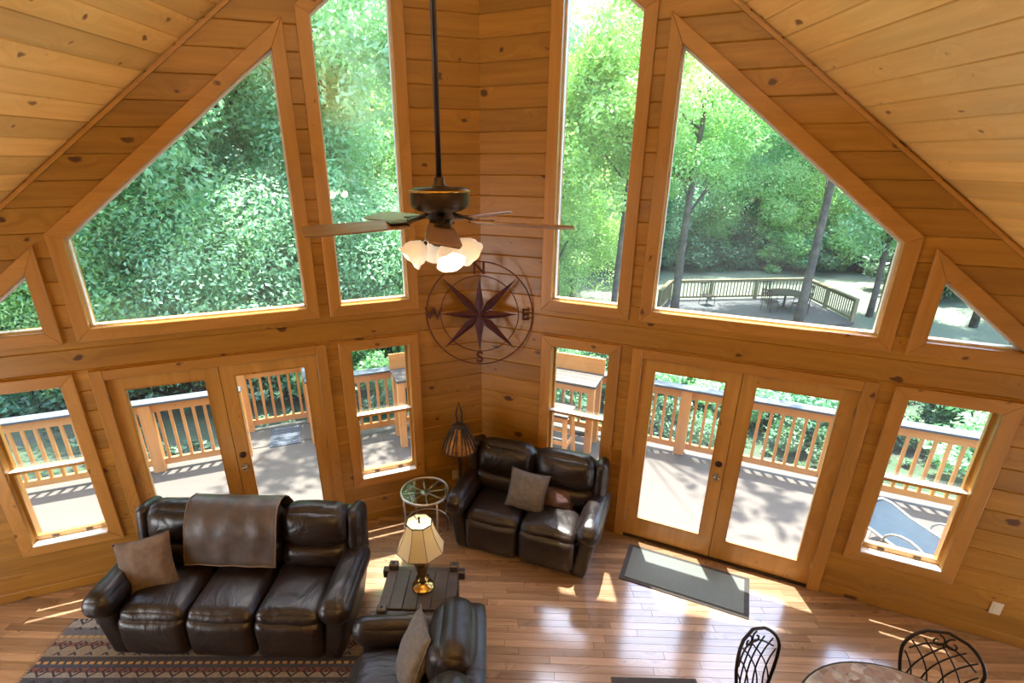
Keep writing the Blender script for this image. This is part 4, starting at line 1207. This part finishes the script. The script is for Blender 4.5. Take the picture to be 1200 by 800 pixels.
# ------------------------------------------------------------------ rustic end table and brass lamp
et = thing('end_table', 'rustic dark wood end table with pegged corners under the brass lamp', 'table', (-0.57, 3.30, 0), R(-2))
HW, HD, TZ = 0.29, 0.25, 0.50
for x in (-1, 1):
    for y in (-1, 1):
        MB().box((x * (HW - 0.03), y * (HD - 0.01), (TZ + 0.06) / 2), (0.075, 0.07, TZ + 0.06)).build('leg', M['dark_wood'], et, bevel=0.008)
for y in (-1, 1):
    MB().box((0, y * (HD - 0.01), TZ - 0.045), (2 * HW + 0.13, 0.062, 0.085)).build('cross_beam', M['dark_wood'], et, bevel=0.008)
for x in (-1, 1):
    MB().box((x * (HW - 0.03), 0, TZ - 0.015), (0.085, 2 * HD - 0.09, 0.05)).build('side_beam', M['dark_wood'], et, bevel=0.006)
for i in range(4):
    MB().box((-0.165 + i * 0.11, 0, TZ - 0.004), (0.106, 2 * HD - 0.09, 0.03)).build('top_plank', M['dark_wood'], et, bevel=0.005, rot=(0, 0, 0))
MB().box((0, 0, 0.16), (2 * HW - 0.1, 2 * HD - 0.06, 0.03)).build('shelf', M['dark_wood'], et, bevel=0.005)
for y in (-1, 1):
    for x in (-1, 1):
        MB().lathe([(0, 0), (0.011, 0), (0.011, 0.006), (0.006, 0.011), (0, 0.012)], 8).build('peg', M['iron'], et, False, (x * (HW - 0.03), y * (HD - 0.01), TZ + 0.06))

def table_lamp():
    o = thing('table_lamp', 'brass table lamp with cream panelled bell shade, lit, on the end table', 'lamp', (-0.545, 3.325, TZ + 0.011))
    prof = [(0, 0), (0.088, 0), (0.090, 0.012), (0.082, 0.022), (0.060, 0.032), (0.034, 0.045), (0.030, 0.060), (0.052, 0.075), (0.052, 0.085), (0.034, 0.098), (0.040, 0.13), (0.058, 0.20), (0.064, 0.235), (0.050, 0.252), (0.056, 0.262), (0.072, 0.268), (0.070, 0.28), (0.03, 0.29), (0.018, 0.31), (0.016, 0.36), (0, 0.362)]
    prof = [(r_ * 1.05, z_ * 1.2) for r_, z_ in prof]
    MB().lathe(prof, 28).build('lamp_base', M['brass'], o, True)
    # bell shade with eight panels, square-cut corners
    zb, zt = 0.405, 0.655; nst = 9; rings = []
    def outline(t):
        r = 0.195 * (1 - t) ** 1.55 + 0.105 * (1 - (1 - t) ** 1.55)
        return [(r * (1.0 if k % 2 else 1.0) * math.cos(PI / 8 + k * PI / 4), r * math.sin(PI / 8 + k * PI / 4), zb + (zt - zb) * t) for k in range(8)]
    vs = []; fs = []
    for i in range(nst + 1): vs += outline(i / nst)
    for i in range(nst):
        for k in range(8): fs.append((i * 8 + k, i * 8 + (k + 1) % 8, (i + 1) * 8 + (k + 1) % 8, (i + 1) * 8 + k))
    sh = MB().add(vs, fs).build('lamp_shade', M['shade'], o)
    sm = sh.modifiers.new('thickness', 'SOLIDIFY'); sm.thickness = 0.002
    for k in range(8):
        MB().tube([outline(i / nst)[k] for i in range(nst + 1)], 0.0028, 5).build('rib', M['throw_edge'], sh)
    MB().tube(outline(1.0), 0.005, 6, closed=True).build('top_trim', M['iron'], sh)
    MB().tube(outline(0.0), 0.004, 6, closed=True).build('bottom_trim', M['throw_edge'], sh)
    MB().lathe([(0, .64), (0.006, .64), (0.010, .655), (0.007, .675), (0.012, .685), (0.006, .70), (0, .703)], 10).build('finial', M['bronze'], o, True)
    sp = MB()
    for a in (0, 1, 2): sp.tube([(0, 0, 0.643), (0.098 * math.cos(a * 2.094), 0.098 * math.sin(a * 2.094), 0.647)], 0.003, 5)
    sp.build('spider', M['bronze'], o)
    MB().lathe([(0, .43), (0.014, .43), (0.014, .46), (0.026, .49), (0.030, .515), (0.022, .54), (0, .55)], 14).build('bulb', M['bulb'], o, True)
    l = bpy.data.lights.new('lamp_light', 'POINT'); l.energy = 5; l.color = (1, 0.88, 0.66); l.shadow_soft_size = 0.03
    lo_ = bpy.data.objects.new('lamp_light', l); lo_.location = (0.0, 0.045, 0.51); lo_.parent = o; COL.objects.link(lo_)
table_lamp()

# ------------------------------------------------------------------ glass side table
gt_ = thing('side_table', 'round glass side table with spoked metal wheel top', 'table', (-0.66, 4.53, 0))
GZ, GR_ = 0.60, 0.245
MB().lathe([(0, GZ), (GR_ - .012, GZ), (GR_ - .012, GZ + 0.008), (0, GZ + 0.008)], 40).build('glass_top', M['glass_top'], gt_)
MB().tube([(GR_ * math.cos(a), GR_ * math.sin(a), GZ) for a in np.linspace(0, 2 * PI, 41)[:-1]], 0.014, 8, closed=True).build('rim', M['steel'], gt_, True)
for k in range(8):
    a = k * PI / 4 + 0.2
    MB().tube([(0.05 * math.cos(a), 0.05 * math.sin(a), GZ - 0.013), (GR_ * math.cos(a), GR_ * math.sin(a), GZ - 0.008)], 0.009, 6).build('spoke', M['steel'], gt_, True)
MB().lathe([(0, GZ - .03), (0.05, GZ - 0.025), (0.055, GZ - 0.012), (0.035, GZ - 0.003), (0, GZ - 0.002)], 20).build('hub', M['steel'], gt_, True)
for k in range(4):
    a = k * PI / 2 + 0.6
    MB().tube([(GR_ * math.cos(a), GR_ * math.sin(a), GZ - 0.005), (GR_ * .98 * math.cos(a), GR_ * .98 * math.sin(a), 0.3), (GR_ * 1.02 * math.cos(a), GR_ * 1.02 * math.sin(a), 0)], 0.010, 8).build('leg', M['steel'], gt_, True)
MB().tube([(GR_ * .98 * math.cos(a), GR_ * .98 * math.sin(a), 0.2) for a in np.linspace(0, 2 * PI, 33)[:-1]], 0.007, 6, closed=True).build('lower_ring', M['steel'], gt_, True)

# ------------------------------------------------------------------ floor lamp
fl_ = thing('floor_lamp', 'twig floor lamp with amber mica shade in the corner', 'lamp', (-0.31, 4.86, 0))
MB().lathe([(0, 0), (0.14, 0), (0.14, 0.02), (0.10, 0.035), (0.03, 0.05), (0, 0.05)], 24).build('base', M['twig'], fl_, True)
MB().tube([(0, 0, 0.04), (0.004, 0, 0.4), (-0.004, 0.003, 0.8), (0, 0, 1.20)], 0.019, 10).build('pole', M['twig'], fl_, True)
MB().tube([(0.0, 0, 1.16), (-0.028, 0, 1.24), (-0.03, 0, 1.34), (0, 0, 1.46), (0.03, 0, 1.34), (0.028, 0, 1.24), (0.0, 0, 1.16)], 0.011, 8).build('hoop_finial', M['twig'], fl_, True)
sh = MB().lathe([(0.062, 1.185), (0.095, 1.12), (0.155, 1.0), (0.182, 0.915)], 12).add([], []).build('lamp_shade', M['mica'], fl_)
sm = sh.modifiers.new('thickness', 'SOLIDIFY'); sm.thickness = 0.004
for k in range(22):
    a = 2 * PI * k / 22; h = 0.55 + 0.45 * random.random()
    pr = [(0.184, 0.914), (0.157, 1.0), (0.097, 1.12), (0.064, 1.186)]
    aa = a + random.uniform(-.08, .08)
    q = [((r_ + .003) * math.cos(a + (aa - a) * i), (r_ + .003) * math.sin(a + (aa - a) * i), z_) for i, (r_, z_) in enumerate(pr)]
    MB().tube(q, [0.006, 0.007, 0.010, 0.010], 5).build('twig', M['twig'], sh)
MB().tube([(0.184 * math.cos(a), 0.184 * math.sin(a), 0.914) for a in np.linspace(0, 2 * PI, 25)[:-1]], 0.007, 6, closed=True).build('bottom_trim', M['twig'], sh)
MB().lathe([(0, 1.2), (0.066, 1.19), (0.07, 1.175), (0.066, 1.17), (0, 1.17)], 16).build('cap', M['twig'], fl_, True)

# ------------------------------------------------------------------ rug and mats
rug = thing('area_rug', 'patterned woven rug under the long sofa at bottom left', 'rug', (-2.3, 2.52, 0), 0)
MB().box((0, 0, 0.005), (2.74, 1.90, 0.010)).build('woven_field', M['rug'], rug)
fm = MB()
for i in range(90): fm.box((-1.375 - 0.012, -0.94 + i * 0.0211, 0.004), (0.03, 0.006, 0.004))
fm.build('fringe', M['pil_tan'], rug)['kind'] = 'stuff'
dm = thing('door_mat', 'grey mat with dark border in front of the right double door', 'mat', (1.895, 3.935, 0), R(-25.5))
MB().box((0, 0, 0.004), (1.15, 0.53, 0.008)).build('border', M['mat_edge'], dm)
MB().box((0, 0, 0.0075), (1.06, 0.45, 0.011)).build('pile', M['mat_grey'], dm)
dk = thing('floor_mat', 'dark mat just showing at the bottom edge of the photo', 'mat', (1.28, 2.61, 0), R(-1.5))
MB().box((0, 0, 0.005), (0.66, 0.56, 0.010)).build('pile', M['mat_edge'], dk)
MB().box((0, 0, 0.011), (0.56, 0.46, 0.006)).build('inset', M['iron'], dk)

# ------------------------------------------------------------------ outlets
def outlet(wd, s, z, label):
    o = thing('wall_outlet', label, 'outlet', wp(wd, s, z, -0.001), ROT[wd])
    MB().box((0, -0.004, 0), (0.075, 0.009, 0.118)).build('plate', M['outlet'], o, bevel=0.002)
    for z_ in (-0.026, 0.026): MB().box((0, -0.0095, z_), (0.034, 0.004, 0.03)).build('socket', M['outlet'], o)
outlet('R', 4.744, 0.333, 'pale wall outlet at the far right, low on the plank wall')
outlet('L', 0.34, 0.36, 'pale wall outlet left of the floor lamp pole')
outlet('R', 0.13, 0.36, 'pale wall outlet right of the floor lamp pole')

# ------------------------------------------------------------------ ceiling fan
FC = Vector((-0.215, 2.42, 0)); BZ = 3.535
fan = thing('ceiling_fan', 'bronze ceiling fan with five brown blades and four lit glass shades', 'fan', (FC.x, FC.y, 0))
tl_ = (Vector((FC.x, FC.y)) - C0).dot(LV)
ztop = ZR - KL * abs(tl_)
MB().tube([(0, 0, 3.70), (0, 0, ztop - 0.02)], 0.0125, 12).build('downrod', M['bronze'], fan, True)
MB().lathe([(0, ztop + .04), (0.075, ztop + .02), (0.075, ztop - 0.07), (0.05, ztop - 0.11), (0.02, ztop - 0.13), (0, ztop - 0.13)], 20).build('canopy', M['bronze'], fan, True)
MB().lathe([(0, 3.725), (0.022, 3.725), (0.024, 3.695), (0.045, 3.684), (0.112, 3.681), (0.127, 3.672), (0.130, 3.655), (0.130, 3.615), (0.124, 3.597), (0.10, 3.585), (0.07, 3.578), (0.06, 3.55), (0, 3.55)], 32).build('motor_housing', M['bronze'], fan, True)
MB().tube([(0.131 * math.cos(a), 0.131 * math.sin(a), 3.668) for a in np.linspace(0, 2 * PI, 33)[:-1]], 0.006, 6, closed=True).build('trim_ring', M['brass'], fan, True)
for k in range(5):
    a = R(-84 + 72 * k)
    ir = MB(); ir.bar((0.06, 0, 3.572), (0.15, 0, 3.548), 0.035, 0.008); ir.box((0.19, 0, BZ + 0.006), (0.10, 0.075, 0.006))
    ir.build('blade_iron', M['bronze'], fan, rot=(0, 0, a))
    pl = [(0.15, -0.052), (0.20, -0.058), (0.40, -0.066), (0.54, -0.068), (0.58, -0.06), (0.598, -0.055), (0.598, 0.055), (0.58, 0.06), (0.54, 0.068), (0.40, 0.066), (0.20, 0.058), (0.15, 0.052)]
    tw = Matrix.Rotation(R(-12), 3, 'X')
    mb = MB(); mb.prism(pl, -0.004, 0.004, 'z'); mb.v = [tuple(tw @ Vector(v) + Vector((0, 0, BZ - 0.03 * (v[0] - .15)))) for v in mb.v]
    mb.build('blade', M['blade'], fan, rot=(0, 0, a), bevel=0.002)
MB().lathe([(0.05, 3.555), (0.052, 3.50), (0.065, 3.47), (0.062, 3.45), (0.035, 3.43), (0, 3.425)], 24).build('light_fitter', M['bronze'], fan, True)
for k in range(4):
    a = R(-70 + 90 * k); tilt_ = R(50)
    arm_ = MB(); arm_.tube([(0.04, 0, 3.455), (0.068, 0, 3.452), (0.08, 0, 3.435)], 0.010, 8)
    arm_.build('light_arm', M['bronze'], fan, True, rot=(0, 0, a))
    sh = MB(); nn = 24; pr = [(0.0, 0.0), (0.024, 0.0), (0.034, -0.012), (0.052, -0.035), (0.060, -0.058), (0.058, -0.078), (0.064, -0.098)]
    vs = []; fs = []
    for i, (r_, z_) in enumerate(pr):
        for j in range(nn):
            an = 2 * PI * j / nn; sc2 = 1 + (0.05 * math.cos(6 * an) * (i / 6) ** 3)
            vs.append((r_ * sc2 * math.cos(an), r_ * sc2 * math.sin(an), z_ + (0.004 * math.cos(6 * an) if i == 6 else 0)))
    for i in range(len(pr) - 1):
        for j in range(nn): fs.append((i * nn + j, i * nn + (j + 1) % nn, (i + 1) * nn + (j + 1) % nn, (i + 1) * nn + j))
    sh.add(vs, fs)
    T = Matrix.Translation((0.08, 0, 3.44)) @ Matrix.Rotation(-tilt_, 4, 'Y')
    sh.v = [tuple(T @ Vector(v)) for v in sh.v]
    so = sh.build('glass_shade', M['shade_glow'], fan, True, rot=(0, 0, a))
    b_ = MB().lathe([(0, -0.03), (0.014, -0.03), (0.027, -0.055), (0.030, -0.075), (0.020, -0.095), (0, -0.102)], 14)
    b_.v = [tuple(T @ Vector(v)) for v in b_.v]
    b_.build('bulb', M['bulb'], so, True)
    l = bpy.data.lights.new('fan_light', 'POINT'); l.energy = 2; l.color = (1, 0.84, 0.6); l.shadow_soft_size = 0.05
    lo_ = bpy.data.objects.new('fan_light', l); q = T @ Vector((0, 0, -0.14)); lo_.location = Matrix.Rotation(a, 3, 'Z') @ q; lo_.parent = fan; COL.objects.link(lo_)
MB().tube([(0.02, -0.02, 3.43), (0.022, -0.022, 3.30)], 0.0015, 5).build('pull_chain', M['brass'], fan)

# ------------------------------------------------------------------ compass rose
cc = C0 - BV * 0.243
cmp_ = thing('compass_rose', 'oxblood metal compass rose with letters across the wall corner', 'wall art', (cc.x - 0.004, cc.y, 2.335), -BA)
RO = 0.535
def ring_obj(name, r, rad):
    MB().tube([(r * math.cos(a), 0, r * math.sin(a)) for a in np.linspace(0, 2 * PI, 65)[:-1]], rad, 6, closed=True).build(name, M['compass_ring'], cmp_, True)
ring_obj('outer_ring', RO, 0.0065)
ring_obj('inner_ring', RO * 0.735, 0.005)
for k in range(8):
    a = k * PI / 4; main = (k % 2 == 0)
    ln = RO * (0.735 if main else 0.985); wd_ = 0.045 if main else 0.043; br = 0.10 if main else 0.14
    mb = MB()
    mb.add([(0, 0.0, 0), (-wd_, 0.004, br), (0, 0.004, ln), (wd_, 0.004, br), (0, -0.030, br), (0, -0.034, 0)], [(0, 1, 5), (1, 4, 5), (1, 2, 4), (2, 3, 4), (3, 5, 4), (3, 0, 5), (0, 3, 2, 1)])
    mb.build('compass_point', M['compass'], cmp_, rot=(0, a, 0), recalc=True)
def letter(ch, x, z):
    cu = bpy.data.curves.new('letter', 'FONT'); cu.body = ch; cu.size = 0.165; cu.align_x = 'CENTER'; cu.align_y = 'CENTER'; cu.extrude = 0.004; cu.offset = 0.004
    tmp = bpy.data.objects.new('tmp', cu); COL.objects.link(tmp)
    bpy.context.view_layer.update()
    me = bpy.data.meshes.new_from_object(tmp.evaluated_get(bpy.context.evaluated_depsgraph_get()))
    bpy.data.objects.remove(tmp); bpy.data.curves.remove(cu)
    me.name = 'letter'; me.materials.clear()
    link_mesh('letter', me, M['compass_ring'], cmp_, (x, 0.0, z), (PI / 2, 0, 0))
RM = RO * 0.868
for ch, x, z in (('N', 0, RM), ('E', RM, 0), ('S', 0, -RM), ('W', -RM, 0)): letter(ch, x, z)

# ------------------------------------------------------------------ bistro set
bt = thing('bistro_table', 'round stone-topped bistro table at the bottom right edge', 'table', (2.36, 1.82, 0))
MB().lathe([(0, 0.728), (0.60, 0.728), (0.615, 0.737), (0.615, 0.745), (0.60, 0.752), (0, 0.752)], 56).build('tabletop', M['stone'], bt)
MB().tube([(0.617 * math.cos(a), 0.617 * math.sin(a), 0.739) for a in np.linspace(0, 2 * PI, 57)[:-1]], 0.009, 6, closed=True).build('iron_rim', M['iron'], bt, True)
for k in range(4):
    a = k * PI / 2 + .4; c_, s_ = math.cos(a), math.sin(a)
    MB().tube([(0.40 * c_, 0.40 * s_, 0.725), (0.20 * c_, 0.20 * s_, 0.45), (0.18 * c_, 0.18 * s_, 0.3), (0.38 * c_, 0.38 * s_, 0.012)], 0.012, 8).build('leg', M['iron'], bt, True)
MB().tube([(0.18 * math.cos(a), 0.18 * math.sin(a), 0.33) for a in np.linspace(0, 2 * PI, 25)[:-1]], 0.008, 6, closed=True).build('stretcher_ring', M['iron'], bt, True)

def iron_chair(label, loc, rz):
    """local: sitter faces -y, backrest at +y"""
    o = thing('bistro_chair', label, 'chair', loc, rz, 'wrought iron chairs at the bistro table')
    ir = M['iron']; SH = 0.45
    MB().lathe([(0, SH), (0.20, SH), (0.205, SH + .012), (0.2, SH + 0.02), (0, SH + 0.024)], 24).build('seat', ir, o, True)
    MB().tube([(0.21 * math.cos(a), 0.21 * math.sin(a), SH + .006) for a in np.linspace(0, 2 * PI, 29)[:-1]], 0.011, 6, closed=True).build('seat_rim', ir, o, True)
    for sx in (-1, 1):
        MB().tube([(sx * .14, -0.14, SH), (sx * .17, -0.18, 0.22), (sx * .18, -0.20, 0.0)], 0.011, 7).build('leg', ir, o, True)
        MB().tube([(sx * .15, 0.14, SH), (sx * .17, 0.20, 0.22), (sx * .18, 0.24, 0.0)], 0.011, 7).build('leg', ir, o, True)
    def bp(x, z): return (x, 0.17 + 0.16 * (z - SH) + 0.05 * (1 - (x / 0.21) ** 2), z)
    hz = 0.955
    def hw(z):      # half width of the balloon back at height z
        t = (z - SH) / (hz - SH)
        return 0.135 + 0.075 * math.sin(min(1, t * 1.35) * PI / 2) if t < 0.62 else 0.21 * math.sqrt(max(0, 1 - ((t - 0.62) / 0.38) ** 2))
    zs = [SH + (hz - SH) * t for t in np.linspace(0, 1, 22)]
    left = [bp(-hw(z), z) for z in zs]; right = [bp(hw(z), z) for z in zs[::-1][1:]]
    MB().tube(left + right, 0.011, 7).build('back_frame', ir, o, True)
    for sx in (-1, 1):          # crossing lattice, curved bars
        for q in range(4):
            pts = []
            for i in range(15):
                t = i / 14; z = SH + 0.02 + (0.40) * t
                x = sx * (-0.15 + q * 0.085 + 0.17 * t - 0.05 * math.sin(t * PI))
                if abs(x) < hw(z) - 0.004: pts.append(bp(x, z))
            if len(pts) > 2: MB().tube(pts, 0.0055, 5).build('lattice_bar', ir, o, True)
    # inner arch and the scroll under the crown
    MB().tube([bp(-0.17 + 0.34 * t, SH + 0.33 + 0.085 * math.sin(t * PI)) for t in np.linspace(0, 1, 11)], 0.006, 5).build('inner_arch', ir, o, True)
    for sx in (-1, 1):
        pts = []
        for i in range(26):
            t = i / 25; r_ = 0.046 * (1 - t * 0.8); an = PI / 2 + t * 3.4 * PI / 2 * 1.2
            pts.append(bp(sx * (0.042 + r_ * math.cos(an)) * 0.95, 0.878 + r_ * math.sin(an)))
        MB().tube(pts, 0.006, 5).build('scroll', ir, o, True)
    return o
iron_chair('wrought iron bistro chair on the left of the stone table', (1.85, 2.24, 0), R(27))
iron_chair('wrought iron bistro chair on the right of the stone table', (2.80, 2.22, 0), R(-32))
